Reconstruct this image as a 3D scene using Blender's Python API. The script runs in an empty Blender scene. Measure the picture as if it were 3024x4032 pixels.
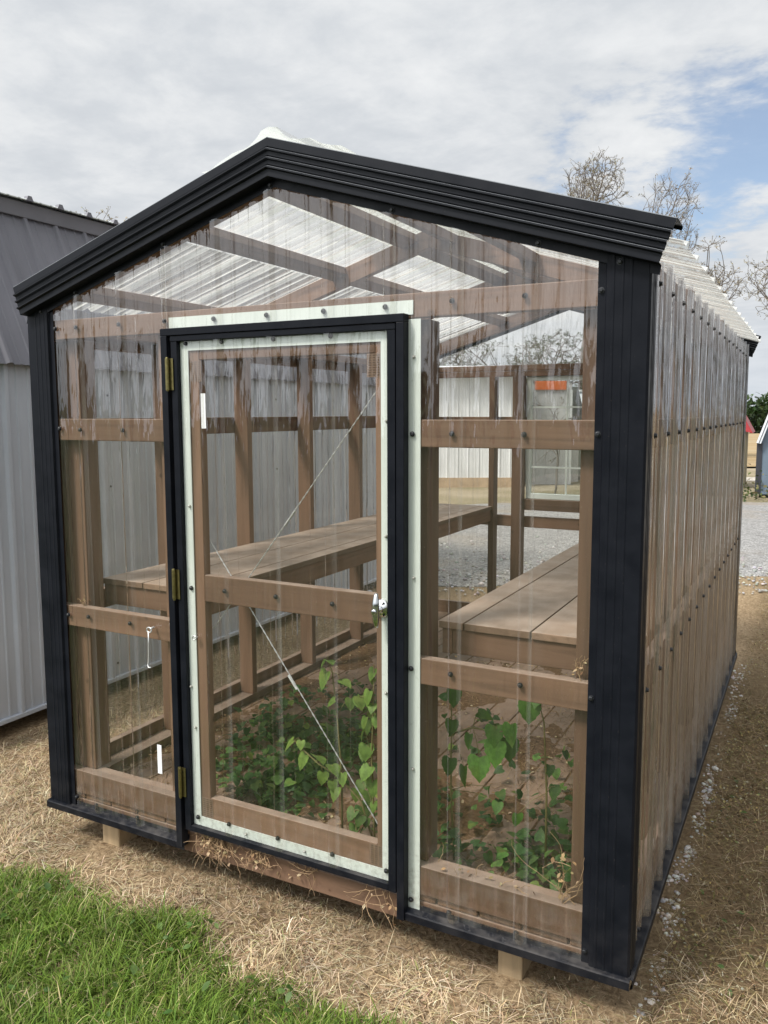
import bpy, bmesh, math, random
import numpy as np
from mathutils import Vector, Matrix, noise as mnoise

R = math.radians
random.seed(7); rng = np.random.default_rng(11)
scene = bpy.context.scene
col = scene.collection

# ------------------------------------------------------------------ camera
CAM = Vector((2.85, -2.2966, 1.6864))
cam_d = bpy.data.cameras.new('camera'); cam = bpy.data.objects.new('camera', cam_d); col.objects.link(cam)
cam.location = CAM; cam.rotation_euler = (R(83.745), R(0.1158), R(27.43))
cam_d.sensor_fit = 'VERTICAL'; cam_d.sensor_height = 36.0; cam_d.sensor_width = 27.0
cam_d.lens = 3189.5 / 4032 * 36.0
cam_d.shift_x = -28.6 / 4032; cam_d.shift_y = -40.7 / 4032
cam_d.clip_start = 0.05; cam_d.clip_end = 3000
scene.camera = cam
TH = R(27.43)
DV = Vector((-math.sin(TH), math.cos(TH))); RV = Vector((math.cos(TH), math.sin(TH)))

def rs(r, s):                      # ground position: r metres to the right, s metres ahead of the camera foot
    return (CAM.x + r * RV.x + s * DV.x, CAM.y + r * RV.y + s * DV.y)

def terrain(x, y):
    s = (x - CAM.x) * DV.x + (y - CAM.y) * DV.y
    t = max(0.0, s - 8.0)
    return -0.15 - 0.0215 * (t * t / (t + 1.5))

# ------------------------------------------------------------------ node helpers
class NT:
    def __init__(s, tree): s.t = tree; s.n = tree.nodes; s.l = tree.links
    def new(s, kind, **kw):
        n = s.n.new(kind)
        for k, v in kw.items(): setattr(n, k, v)
        return n
    def link(s, a, b): s.l.new(a, b)
    def math(s, op, a, b=None, c=None, clamp=False):
        n = s.new('ShaderNodeMath', operation=op); n.use_clamp = clamp
        for i, v in enumerate((a, b, c)):
            if v is None: continue
            if isinstance(v, (int, float)): n.inputs[i].default_value = v
            else: s.link(v, n.inputs[i])
        return n.outputs[0]
    def noise(s, vec, scale, detail=4, rough=0.55, dist=0.0):
        n = s.new('ShaderNodeTexNoise'); n.inputs['Scale'].default_value = scale
        n.inputs['Detail'].default_value = detail; n.inputs['Roughness'].default_value = rough
        n.inputs['Distortion'].default_value = dist
        if vec is not None: s.link(vec, n.inputs['Vector'])
        return n
    def mapping(s, vec, scale=(1, 1, 1), loc=(0, 0, 0), rot=(0, 0, 0)):
        m = s.new('ShaderNodeMapping'); m.inputs['Scale'].default_value = scale
        m.inputs['Location'].default_value = loc; m.inputs['Rotation'].default_value = rot
        s.link(vec, m.inputs['Vector']); return m.outputs[0]
    def ramp(s, fac, stops):
        r = s.new('ShaderNodeValToRGB'); e = r.color_ramp.elements
        while len(e) > len(stops): e.remove(e[-1])
        while len(e) < len(stops): e.new(0.5)
        for i, (p, c) in enumerate(stops):
            e[i].position = p; e[i].color = (*c, 1) if len(c) == 3 else c
        s.link(fac, r.inputs[0]); return r.outputs[0]
    def mix(s, fac, a, b, blend='MIX'):
        m = s.new('ShaderNodeMix', data_type='RGBA', blend_type=blend)
        for v, i in ((fac, 0), (a, 6), (b, 7)):
            if isinstance(v, (int, float)): m.inputs[i].default_value = v
            elif isinstance(v, tuple): m.inputs[i].default_value = (*v, 1) if len(v) == 3 else v
            else: s.link(v, m.inputs[i])
        return m.outputs[2]
    def maprange(s, v, a, b, c=0.0, d=1.0, smooth=True):
        m = s.new('ShaderNodeMapRange'); m.interpolation_type = 'SMOOTHSTEP' if smooth else 'LINEAR'
        s.link(v, m.inputs[0])
        for i, q in zip((1, 2, 3, 4), (a, b, c, d)): m.inputs[i].default_value = q
        return m.outputs[0]
    def bump(s, h, strength=0.3, dist=0.01):
        b = s.new('ShaderNodeBump'); b.inputs['Strength'].default_value = strength; b.inputs['Distance'].default_value = dist
        s.link(h, b.inputs['Height']); return b.outputs[0]

def new_mat(name):
    m = bpy.data.materials.new(name); m.use_nodes = True
    m.node_tree.nodes.clear(); t = NT(m.node_tree)
    out = t.new('ShaderNodeOutputMaterial')
    return m, t, out

def principled(t, out, color=None, rough=0.6, metal=0.0, spec=0.5, normal=None):
    p = t.new('ShaderNodeBsdfPrincipled')
    p.inputs['Roughness'].default_value = rough if isinstance(rough, (int, float)) else 0.5
    if not isinstance(rough, (int, float)): t.link(rough, p.inputs['Roughness'])
    p.inputs['Metallic'].default_value = metal
    p.inputs['Specular IOR Level'].default_value = spec
    if isinstance(color, tuple): p.inputs['Base Color'].default_value = (*color, 1)
    elif color is not None: t.link(color, p.inputs['Base Color'])
    if normal is not None: t.link(normal, p.inputs['Normal'])
    t.link(p.outputs[0], out.inputs[0]); return p

def simple_mat(name, color, rough=0.5, metal=0.0, spec=0.5, var=0.12, scale=30.0, bump=0.0):
    m, t, out = new_mat(name)
    tc = t.new('ShaderNodeTexCoord').outputs['Object']
    n = t.noise(tc, scale, 5)
    a = tuple(c * (1 - var) for c in color); b = tuple(min(1, c * (1 + var)) for c in color)
    c = t.ramp(n.outputs[0], [(0.3, a), (0.7, b)])
    nm = t.bump(n.outputs[0], bump, 0.004) if bump else None
    rg = t.maprange(n.outputs[0], 0.3, 0.7, rough * 0.85, min(1, rough * 1.15))
    principled(t, out, c, rg, metal, spec, nm); return m

def wood_mat(name, axis, base=(0.164, 0.099, 0.064), dust=0.5):
    m, t, out = new_mat(name)
    tc = t.new('ShaderNodeTexCoord').outputs['Object']
    sc = {'x': (1.6, 28, 28), 'y': (28, 1.6, 28), 'z': (28, 28, 1.6)}[axis]
    info = t.new('ShaderNodeObjectInfo')
    off = t.new('ShaderNodeVectorMath', operation='MULTIPLY_ADD')
    t.link(info.outputs['Random'], off.inputs[0]); off.inputs[1].default_value = (13, 17, 19); t.link(tc, off.inputs[2])
    g = t.noise(t.mapping(off.outputs[0], sc), 1.0, 8, 0.6, 0.6)
    blotch = t.noise(off.outputs[0], 3.5, 4)
    d = tuple(c * 0.60 for c in base); l = tuple(c * 1.30 for c in base)
    c1 = t.ramp(g.outputs[0], [(0.25, d), (0.5, base), (0.8, l)])
    c2 = t.mix(t.maprange(blotch.outputs[0], 0.35, 0.7, 0.0, 0.35), c1, tuple(c * f for c, f in zip(base, (1.12, 1.02, 0.95))))
    rv = t.maprange(info.outputs['Random'], 0, 1, 0.72, 1.26, False)
    vm = t.new('ShaderNodeVectorMath', operation='SCALE'); t.link(c2, vm.inputs[0]); t.link(rv, vm.inputs['Scale'])
    # settled dust on faces that look up, knots, and run-down stains
    knots = t.new('ShaderNodeTexVoronoi'); knots.inputs['Scale'].default_value = 5.0; t.link(off.outputs[0], knots.inputs['Vector'])
    kf = t.maprange(knots.outputs['Distance'], 0.03, 0.085, 0.7, 0.0)
    c3 = t.mix(kf, vm.outputs[0], tuple(c * 0.42 for c in base))
    geo = t.new('ShaderNodeNewGeometry'); sep = t.new('ShaderNodeSeparateXYZ'); t.link(geo.outputs['Normal'], sep.inputs[0])
    dn = t.noise(tc, 9, 6)
    up = t.math('MULTIPLY', t.maprange(sep.outputs[2], 0.6, 0.95), t.maprange(dn.outputs[0], 0.3, 0.7, dust * 0.5, dust))
    c4 = t.mix(up, c3, (0.47, 0.385, 0.32))
    sn = t.noise(tc, 160, 2)
    sp = t.maprange(sn.outputs[0], 0.70, 0.76, 0.0, 0.35)
    c5 = t.mix(sp, c4, (0.42, 0.36, 0.3))
    nm = t.bump(g.outputs[0], 0.25, 0.003)
    principled(t, out, c5, 0.62, 0, 0.35, nm); return m

WOOD = {a: wood_mat('brown_painted_wood_' + a, a) for a in 'xyz'}
FLOORW = wood_mat('brown_floor_wood', 'y', (0.17, 0.102, 0.062), 0.30)
BENCHW = wood_mat('brown_bench_wood', 'y', (0.215, 0.145, 0.098), 0.75)
RAWW = wood_mat('raw_skid_wood', 'z', (0.34, 0.26, 0.16), 0.2)

def dusty_black(name='black_painted_metal', up_glint=0.0, spec=0.12):
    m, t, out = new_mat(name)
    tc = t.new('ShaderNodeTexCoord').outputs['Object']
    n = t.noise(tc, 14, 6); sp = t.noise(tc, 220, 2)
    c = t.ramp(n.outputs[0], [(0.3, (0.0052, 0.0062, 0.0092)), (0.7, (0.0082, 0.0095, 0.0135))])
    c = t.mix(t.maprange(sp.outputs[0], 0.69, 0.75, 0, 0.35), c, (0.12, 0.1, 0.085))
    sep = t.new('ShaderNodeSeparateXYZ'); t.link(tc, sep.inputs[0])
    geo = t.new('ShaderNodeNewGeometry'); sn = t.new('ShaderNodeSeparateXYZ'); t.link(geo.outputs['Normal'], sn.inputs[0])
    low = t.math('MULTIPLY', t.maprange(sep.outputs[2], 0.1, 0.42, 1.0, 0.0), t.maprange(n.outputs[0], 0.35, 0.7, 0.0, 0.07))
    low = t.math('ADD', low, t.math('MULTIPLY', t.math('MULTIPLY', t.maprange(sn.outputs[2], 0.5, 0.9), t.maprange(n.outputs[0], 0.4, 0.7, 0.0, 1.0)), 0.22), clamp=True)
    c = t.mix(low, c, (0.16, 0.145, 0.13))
    if up_glint: c = t.mix(t.math('MULTIPLY', t.maprange(sn.outputs[2], 0.3, 0.7), up_glint), c, (0.22, 0.235, 0.25))  # up-facing slopes paler: sky highlight lines painted into the black
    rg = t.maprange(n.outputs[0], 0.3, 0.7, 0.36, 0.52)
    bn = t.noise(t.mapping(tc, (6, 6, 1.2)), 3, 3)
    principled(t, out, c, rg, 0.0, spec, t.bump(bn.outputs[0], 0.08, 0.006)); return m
BLACK = dusty_black()
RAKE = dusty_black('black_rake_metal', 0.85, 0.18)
MINT = None
def mint_mat():
    m, t, out = new_mat('mint_primer_metal')
    tc = t.new('ShaderNodeTexCoord').outputs['Object']
    n = t.noise(tc, 6, 6); f = t.noise(tc, 60, 4)
    c = t.ramp(n.outputs[0], [(0.3, (0.60, 0.655, 0.615)), (0.7, (0.66, 0.715, 0.675))])
    c = t.mix(t.maprange(f.outputs[0], 0.62, 0.75, 0, 0.4), c, (0.4, 0.44, 0.38))
    sep = t.new('ShaderNodeSeparateXYZ'); t.link(tc, sep.inputs[0])
    low = t.math('MULTIPLY', t.maprange(sep.outputs[2], 0.2, 0.5, 1.0, 0.0), t.maprange(f.outputs[0], 0.4, 0.7, 0.0, 0.4))
    c = t.mix(low, c, (0.25, 0.23, 0.2))
    principled(t, out, c, 0.42, 0, 0.5); return m
MINT = mint_mat()

def clear_mat(name, axis='z', gloss=0.02, wave=0.009, hvar=(0.35, 2.6), tint=(0.95, 0.945, 0.925), haze=0.012, amp=1.0, colr=(0.75, 0.74, 0.70), low_dirt=True, boost=0.92, face=None, frange=(0.82, 0.66), rib_glint_haze=0.42):
    """Clear polycarbonate sheet: lets light through, mirrors the sky by Fresnel, carries a little streaky dust and painted-in bright rib lines."""
    m, t, out = new_mat(name)
    tc = t.new('ShaderNodeTexCoord').outputs['Object']
    sc = {'z': (26, 26, 0.7), 'x': (0.9, 26, 0.9)}[axis]
    n1 = t.noise(t.mapping(tc, sc), 1.0, 5, 0.6)
    sc2 = {'z': (9, 9, 1.3), 'x': (1.3, 9, 1.3)}[axis]
    n2 = t.noise(t.mapping(tc, sc2), 1.0, 3)
    h = t.math('ADD', n1.outputs[0], t.math('MULTIPLY', n2.outputs[0], 1.6))
    nm = t.bump(h, 0.22 * amp, 0.006)
    if wave:
        n3 = t.noise(t.mapping(tc, {'z': (34, 34, 4.5), 'x': (4.5, 34, 4.5)}[axis]), 1.0, 2)
        b2 = t.new('ShaderNodeBump'); b2.inputs['Strength'].default_value = 1.0; b2.inputs['Distance'].default_value = wave
        t.link(n3.outputs[0], b2.inputs['Height']); t.link(nm, b2.inputs['Normal']); nm = b2.outputs[0]
    geo = t.new('ShaderNodeNewGeometry')
    dot = t.new('ShaderNodeVectorMath', operation='DOT_PRODUCT'); t.link(nm, dot.inputs[0]); t.link(geo.outputs['Incoming'], dot.inputs[1])
    c = t.math('ABSOLUTE', dot.outputs['Value'])
    k = t.math('POWER', t.math('SUBTRACT', 1.0, c, clamp=True), 5.0)
    F = t.math('MULTIPLY_ADD', k, 0.949, 0.051)
    F2 = t.math('DIVIDE', t.math('MULTIPLY', F, 2.0 * boost), t.math('ADD', 1.0, F), clamp=True)
    tr = t.new('ShaderNodeBsdfTransparent'); tr.inputs[0].default_value = (*tint, 1)
    gl = t.new('ShaderNodeBsdfGlossy'); gl.inputs['Roughness'].default_value = gloss; gl.inputs['Color'].default_value = (1, 1, 1, 1)
    t.link(nm, gl.inputs['Normal'])
    df = t.new('ShaderNodeBsdfDiffuse'); df.inputs[0].default_value = (*colr, 1)
    tl = t.new('ShaderNodeBsdfTranslucent'); tl.inputs[0].default_value = (*colr, 1)
    hz = t.new('ShaderNodeMixShader'); hz.inputs[0].default_value = 0.5; t.link(df.outputs[0], hz.inputs[1]); t.link(tl.outputs[0], hz.inputs[2])
    st = t.noise(t.mapping(tc, tuple(v * 2.2 for v in sc)), 1.0, 6, 0.65)
    hf = t.maprange(st.outputs[0], 0.42, 0.72, haze * hvar[0], haze * hvar[1])
    if low_dirt:
        sep = t.new('ShaderNodeSeparateXYZ'); t.link(tc, sep.inputs[0])
        dirt = t.noise(tc, 18, 6)
        hf = t.math('ADD', hf, t.math('MULTIPLY', t.maprange(sep.outputs[2], 0.15, 0.55, 0.13, 0.0), t.maprange(dirt.outputs[0], 0.35, 0.7)), clamp=True)
    if face is not None:
        sn = t.new('ShaderNodeSeparateXYZ'); t.link(geo.outputs['Normal'], sn.inputs[0])
        nv = t.math('ABSOLUTE', sn.outputs[face])
        hf = t.math('ADD', hf, t.math('MULTIPLY', t.maprange(nv, frange[0], frange[1], 0.0, 1.0), t.maprange(st.outputs[0], 0.35, 0.65, rib_glint_haze * 0.4, rib_glint_haze)), clamp=True)  # rib flanks whitened: dust plus painted-in bright refraction lines
    a = t.new('ShaderNodeMixShader'); t.link(hf, a.inputs[0]); t.link(tr.outputs[0], a.inputs[1]); t.link(hz.outputs[0], a.inputs[2])
    b = t.new('ShaderNodeMixShader'); t.link(F2, b.inputs[0]); t.link(a.outputs[0], b.inputs[1]); t.link(gl.outputs[0], b.inputs[2])
    t.link(b.outputs[0], out.inputs[0]); return m

CLEAR = clear_mat('clear_ribbed_sheet', 'z', face=1)
CLEAR_SIDE = clear_mat('clear_ribbed_side_sheet', 'z', haze=0.034, face=0, rib_glint_haze=0.10, amp=2.8, tint=(0.80, 0.795, 0.80), gloss=0.04, boost=1.2, hvar=(0.05, 4.0))
CLEAR_LEFT = clear_mat('clear_ribbed_left_sheet', 'z', haze=0.010, face=0, rib_glint_haze=0.08, amp=0.8)
CLEAR_ROOF = clear_mat('clear_ribbed_roof_sheet', 'x', haze=0.25, low_dirt=False, amp=0.9, face=1, frange=(0.12, 0.45), rib_glint_haze=0.75, colr=(0.92, 0.94, 0.91), boost=0.7, gloss=0.05, hvar=(0.5, 1.5), wave=0.003)
CAPCLEAR = clear_mat('clear_ridge_sheet', 'x', haze=0.85, low_dirt=False, amp=0.2, hvar=(0.97, 1.05), wave=0, gloss=0.1, colr=(0.80, 0.84, 0.80))
GLASS = clear_mat('window_glass', 'z', haze=0.02, low_dirt=False, amp=0.05, wave=0, tint=(0.8, 0.84, 0.82), boost=1.6)

BRASS = simple_mat('aged_brass', (0.24, 0.205, 0.085), 0.35, 0.9, 0.5, 0.2, 80)
CHROME = simple_mat('chrome', (0.62, 0.63, 0.64), 0.12, 1.0, 0.5, 0.06, 40)
ZINC = simple_mat('zinc_wire', (0.62, 0.63, 0.62), 0.4, 0.6, 0.5, 0.1, 60)
RUBBER = simple_mat('black_screw_paint', (0.012, 0.013, 0.016), 0.42, 0.0, 0.5, 0.2, 90)
STEEL = simple_mat('bare_screw_steel', (0.42, 0.42, 0.38), 0.5, 0.5, 0.5, 0.2, 90)
PAPER = simple_mat('white_sticker_paper', (0.74, 0.75, 0.76), 0.6, 0, 0.4, 0.06, 90)
DARK = simple_mat('lock_slot_dark', (0.01, 0.01, 0.01), 0.6)

# ------------------------------------------------------------------ mesh builder
class MB:
    def __init__(s): s.v = []; s.f = []; s.smooth = False
    def add(s, vs, fs):
        o = len(s.v); s.v += [tuple(q) for q in vs]; s.f += [tuple(i + o for i in f) for f in fs]; return s
    def box(s, x0, x1, y0, y1, z0, z1):
        return s.add([(x0, y0, z0), (x1, y0, z0), (x1, y1, z0), (x0, y1, z0), (x0, y0, z1), (x1, y0, z1), (x1, y1, z1), (x0, y1, z1)],
                     [(3, 2, 1, 0), (4, 5, 6, 7), (0, 1, 5, 4), (1, 2, 6, 5), (2, 3, 7, 6), (3, 0, 4, 7)])
    def prism(s, poly, a, b, axis='y'):
        """closed polygon extruded between a and b along an axis"""
        n = len(poly)
        if axis == 'y': P = [(p[0], a, p[1]) for p in poly] + [(p[0], b, p[1]) for p in poly]
        elif axis == 'z': P = [(p[0], p[1], a) for p in poly] + [(p[0], p[1], b) for p in poly]
        else: P = [(a, p[0], p[1]) for p in poly] + [(b, p[0], p[1]) for p in poly]
        F = [(i, (i + 1) % n, n + (i + 1) % n, n + i) for i in range(n)] + [tuple(range(n - 1, -1, -1)), tuple(range(n, 2 * n))]
        return s.add(P, F)
    def sheet(s, A, B):
        n = len(A)
        return s.add(list(A) + list(B), [(i, i + 1, n + i + 1, n + i) for i in range(n - 1)])
    def tube(s, pts, r, n=6, r2=None, cap=True):
        pts = [Vector(p) for p in pts]; rr = [r + ((r2 if r2 is not None else r) - r) * i / max(1, len(pts) - 1) for i in range(len(pts))]
        V = []
        ref = Vector((0.31, 0.17, 0.93))
        for i, p in enumerate(pts):
            d = (pts[min(i + 1, len(pts) - 1)] - pts[max(i - 1, 0)]).normalized()
            a = d.cross(ref)
            if a.length < 1e-4: a = d.cross(Vector((1, 0, 0)))
            a.normalize(); b = d.cross(a)
            for k in range(n):
                an = 2 * math.pi * k / n; V.append(p + (a * math.cos(an) + b * math.sin(an)) * rr[i])
        F = []
        for i in range(len(pts) - 1):
            for k in range(n):
                F.append((i * n + k, i * n + (k + 1) % n, (i + 1) * n + (k + 1) % n, (i + 1) * n + k))
        if cap: F += [tuple(range(n - 1, -1, -1)), tuple((len(pts) - 1) * n + k for k in range(n))]
        return s.add(V, F)
    def lathe(s, prof, c, axis, n=16):
        """prof: (radius, height along axis)"""
        axis = Vector(axis).normalized(); ref = Vector((0, 0, 1)) if abs(axis.z) < 0.9 else Vector((1, 0, 0))
        a = axis.cross(ref).normalized(); b = axis.cross(a); c = Vector(c); V = []
        for r, h in prof:
            for k in range(n):
                an = 2 * math.pi * k / n; V.append(c + axis * h + (a * math.cos(an) + b * math.sin(an)) * r)
        F = []
        for i in range(len(prof) - 1):
            for k in range(n): F.append((i * n + k, i * n + (k + 1) % n, (i + 1) * n + (k + 1) % n, (i + 1) * n + k))
        F += [tuple(range(n - 1, -1, -1)), tuple((len(prof) - 1) * n + k for k in range(n))]
        return s.add(V, F)
    def build(s, name, mat, parent=None, bevel=0.0, smooth=False, origin=None):
        o = origin if origin is not None else (root_loc(parent) if parent is not None else Vector((0, 0, 0)))
        me = bpy.data.meshes.new(name); me.from_pydata([tuple(Vector(q) - o) for q in s.v], [], s.f)
        bm = bmesh.new(); bm.from_mesh(me); bmesh.ops.recalc_face_normals(bm, faces=bm.faces); bm.to_mesh(me); bm.free()
        if smooth:
            me.polygons.foreach_set('use_smooth', [True] * len(me.polygons))
        me.materials.append(mat)
        ob = bpy.data.objects.new(name, me); col.objects.link(ob)
        if parent is not None: ob.parent = parent
        elif origin is not None: ob.location = origin
        if bevel:
            b = ob.modifiers.new('bevel', 'BEVEL'); b.width = bevel; b.segments = 2; b.limit_method = 'ANGLE'; b.angle_limit = R(40)
            b.harden_normals = False
        return ob

def root_loc(o):
    p = Vector((0, 0, 0))
    while o is not None: p = p + o.location; o = o.parent
    return p

def tag(o, label=None, cat=None, group=None, kind=None):
    for k, v in (('label', label), ('category', cat), ('group', group), ('kind', kind)):
        if v: o[k] = v
    return o

def empty(name, loc, label, cat, group=None):
    o = bpy.data.objects.new(name, None); o.location = loc; o.empty_display_size = 0.2; col.objects.link(o)
    return tag(o, label, cat, group)

def np_mesh(name, verts, quads, tris, mat, cols=None, parent=None, smooth=False):
    """fast mesh from arrays; cols is per-vertex colour"""
    me = bpy.data.meshes.new(name)
    nq, nt = len(quads), len(tris)
    me.vertices.add(len(verts)); me.vertices.foreach_set('co', np.asarray(verts, np.float32).ravel())
    loops = np.concatenate([np.asarray(quads, np.int32).ravel(), np.asarray(tris, np.int32).ravel()]) if nt or nq else np.zeros(0, np.int32)
    me.loops.add(len(loops)); me.loops.foreach_set('vertex_index', loops)
    me.polygons.add(nq + nt)
    st = np.concatenate([np.arange(nq) * 4, nq * 4 + np.arange(nt) * 3]).astype(np.int32)
    me.polygons.foreach_set('loop_start', st)
    if smooth: me.polygons.foreach_set('use_smooth', np.ones(nq + nt, bool))
    me.update(calc_edges=True)
    if cols is not None:
        a = me.color_attributes.new('tint', 'FLOAT_COLOR', 'POINT')
        c4 = np.ones((len(verts), 4), np.float32); c4[:, :3] = cols; a.data.foreach_set('color', c4.ravel())
    me.materials.append(mat)
    ob = bpy.data.objects.new(name, me); col.objects.link(ob)
    if parent is not None: ob.parent = parent
    return ob

# ------------------------------------------------------------------ ribbed sheet profile
def ribs(a, b, phase, pitch=0.2286, h=0.018, minor=0.0045):
    """outline of a ribbed sheet across its width: list of (position, height)"""
    P = []
    k0 = int(math.floor((a - phase) / pitch)) - 1; k1 = int(math.ceil((b - phase) / pitch)) + 1
    for k in range(k0, k1 + 1):
        u = phase + k * pitch
        for d, q in ((-.026, 0), (-.022, .12), (-.0125, .9), (-.008, 1), (.008, 1), (.0125, .9), (.022, .12), (.026, 0)): P.append((u + d, q * h))
        for m in (1, 2):
            w = u + pitch * m / 3
            for d, q in ((-.012, 0), (-.008, .25), (-.005, .9), (.005, .9), (.008, .25), (.012, 0)): P.append((w + d, q * minor))
    P = sorted(p for p in P if a < p[0] < b)
    def at(u):
        for (u0, h0), (u1, h1) in zip(P, P[1:]):
            if u0 <= u <= u1: return h0 + (h1 - h0) * (u - u0) / (u1 - u0)
        return 0.0
    return [(a, 0.0)] + P + [(b, 0.0)]

# ------------------------------------------------------------------ GREENHOUSE
XC = 1.225; L = 3.66; W = 2.44
def roof_z(x, top=2.54): return top - 0.31 * abs(x - XC)
GH = empty('greenhouse', (1.22, 1.83, -0.15), 'clear ribbed-sheet garden greenhouse with black metal trim and brown wood frame', 'greenhouse')
def part(mb, name, mat, bevel=0.0, parent=GH, smooth=False): return mb.build(name, mat, parent, bevel, smooth)
def wb(name, x0, x1, y0, y1, z0, z1, axis, mat=None, parent=GH, bevel=0.003):
    return MB().box(x0, x1, y0, y1, z0, z1).build(name, mat or WOOD[axis], parent, bevel)

# skids, rim joists, floor
for x0, x1 in ((0.215, 0.312), (2.012, 2.096)): wb('skid', x0, x1, 0.070, 3.56, -0.158, -0.036, 'y', RAWW, bevel=0.006)
wb('rim_joist', 0.012, 2.428, 0.022, 0.060, -0.032, 0.053, 'x'); wb('rim_joist', 0.012, 2.428, 3.60, 3.638, -0.032, 0.053, 'x')
wb('rim_joist', 0.014, 0.052, 0.062, 3.598, -0.032, 0.053, 'y'); wb('rim_joist', 2.388, 2.426, 0.062, 3.598, -0.032, 0.053, 'y')
for k in range(16):
    x0 = 0.03 + k * 0.1487
    wb('floor_board', x0, x0 + 0.1415, 0.024, 3.636, 0.056 + random.uniform(-.001, .001), 0.082, 'y', FLOORW, bevel=0.004)
# front framing
for x0, x1 in ((0.018, 0.704), (1.722, 2.422)):
    wb('bottom_plate', x0, x1, 0.012, 0.050, 0.0835, 0.183, 'x'); wb('bottom_plate', x0, x1, 0.0505, 0.090, 0.0835, 0.180, 'x')
    wb('girt', x0, x1 + (0.010 if x0 < 1 else 0), 0.012, 0.050, 0.810, 0.896, 'x')
    wb('girt', x0, x1 + (0.010 if x0 < 1 else 0), 0.012, 0.050, 1.579, 1.665, 'x')
wb('header', 0.018, 2.422, 0.012, 0.050, 1.980, 2.056, 'x')
for x0, x1 in ((0.018, 0.120), (0.121, 0.212), (0.640, 0.692), (0.694, 0.730), (1.722, 1.764), (2.252, 2.420)):
    wb('post', x0, x1, 0.0515 if x1 != 0.212 else 0.0535, 0.138, 0.181 if x1 != 0.730 else 0.084, 1.979, 'z')
# door jamb boards in the opening
wb('door_jamb', 0.732, 0.764, 0.016, 0.12, 0.084, 1.962, 'z'); wb('door_jamb', 1.690, 1.720, 0.016, 0.12, 0.084, 1.962, 'z')
# side framing
for sgn in (-1, 1):
    def X(d0, d1): return (W - d1, W - d0) if sgn > 0 else (d0, d1)
    a = X(0.014, 0.050); b = X(0.0515, 0.140)
    for z0, z1 in ((0.0835, 0.182), (0.815, 0.902), (1.579, 1.665)): wb('girt', *a, 0.0905 if z0 < 0.5 else 0.052, 3.598, z0, z1, 'y')
    wb('top_plate', *X(0.014, 0.050), 0.052, 3.598, 1.966, 2.052, 'y'); wb('top_plate', *X(0.0515, 0.14), 0.142, 3.508, 2.012, 2.052, 'y')
    wb('bottom_plate', *b, 0.142, 3.508, 0.0835, 0.124, 'y')
    for y0 in (0.63, 1.24, 1.85, 2.46, 3.07): wb('post', *b, y0, y0 + 0.040, 0.1245, 2.0115, 'z')
# rear framing
for x0, x1 in ((0.0515, 0.94), (1.545, 2.3885)):
    wb('girt', x0, x1, 3.602, 3.6385, 1.570, 1.655, 'x')
wb('girt', 0.0515, 2.3885, 3.602, 3.6385, 0.818, 0.902, 'x'); wb('bottom_plate', 0.0515, 2.3885, 3.602, 3.6385, 0.0835, 0.18, 'x')
wb('header', 0.0515, 2.3885, 3.5615, 3.6005, 1.955, 1.996, 'x'); wb('header', 0.0515, 2.3885, 3.5595, 3.6005, 1.998, 2.040, 'x')
for x0, x1 in ((0.0515, 0.142), (0.669, 0.712), (0.852, 0.93), (1.555, 1.64), (1.80, 1.842), (2.298, 2.3885)): wb('post', x0, x1, 3.51, 3.60, 0.083, 1.954, 'z')
wb('window_sill', 0.932, 1.553, 3.555, 3.64, 0.956, 1.040, 'x')
# rafters and purlins
for y0 in (0.030, 1.215, 2.435, 3.590):
    for sgn in (-1, 1):
        x0 = XC; x1 = XC + sgn * 1.172
        dep = 0.088
        poly = [(x0, roof_z(x0) - 0.004), (x1, roof_z(x1) - 0.004), (x1, roof_z(x1) - 0.004 - dep), (x0, roof_z(x0) - 0.004 - dep)]
        MB().prism(poly, y0, y0 + 0.038, 'y').build('rafter', WOOD['x'], GH, 0.003)
for y0, y1 in ((0.069, 1.2145), (1.2535, 2.4345), (2.4735, 3.5895)):
    for xc in (0.14, 0.735, 1.12, 1.33, 1.715, 2.31):
        u = Vector((1, 0, -0.31 if xc > XC else 0.31)).normalized(); n = Vector((-u.z, 0, u.x))
        c = Vector((xc, 0, roof_z(xc) - 0.005)); hw = 0.044
        P = [c - u * hw, c + u * hw, c + u * hw - n * 0.038, c - u * hw - n * 0.038]
        MB().prism([(p.x, p.z) for p in P], y0, y1, 'y').build('purlin', WOOD['y'], GH, 0.003)

# clear sheets
def front_sheet(x0, x1, z0, y, phase, top, out=-1):
    pr = ribs(x0, x1, phase)
    if callable(top): 
        if x0 < XC < x1: pr = sorted(pr + [(XC, 0.0)])
        T = [top(p[0]) for p in pr]
    else: T = [top] * len(pr)
    return MB().sheet([(p[0], y + out * p[1], z0) for p in pr], [(p[0], y + out * p[1], tz) for p, tz in zip(pr, T)])
PH = 0.279
gt = lambda x: 2.4325 - 0.308 * abs(x - XC)
part(front_sheet(0.145, 0.728, 0.030, 0.0055, PH, gt), 'clear_panel', CLEAR, smooth=True)
part(front_sheet(0.7285, 1.7115, 1.992, 0.0055, PH, gt), 'clear_panel', CLEAR, smooth=True)
part(front_sheet(1.712, 2.314, 0.030, 0.0055, PH, gt), 'clear_panel', CLEAR, smooth=True)
part(front_sheet(0.145, 2.314, 0.030, 3.645, PH, gt, 1), 'clear_panel', CLEAR, smooth=True)
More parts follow.
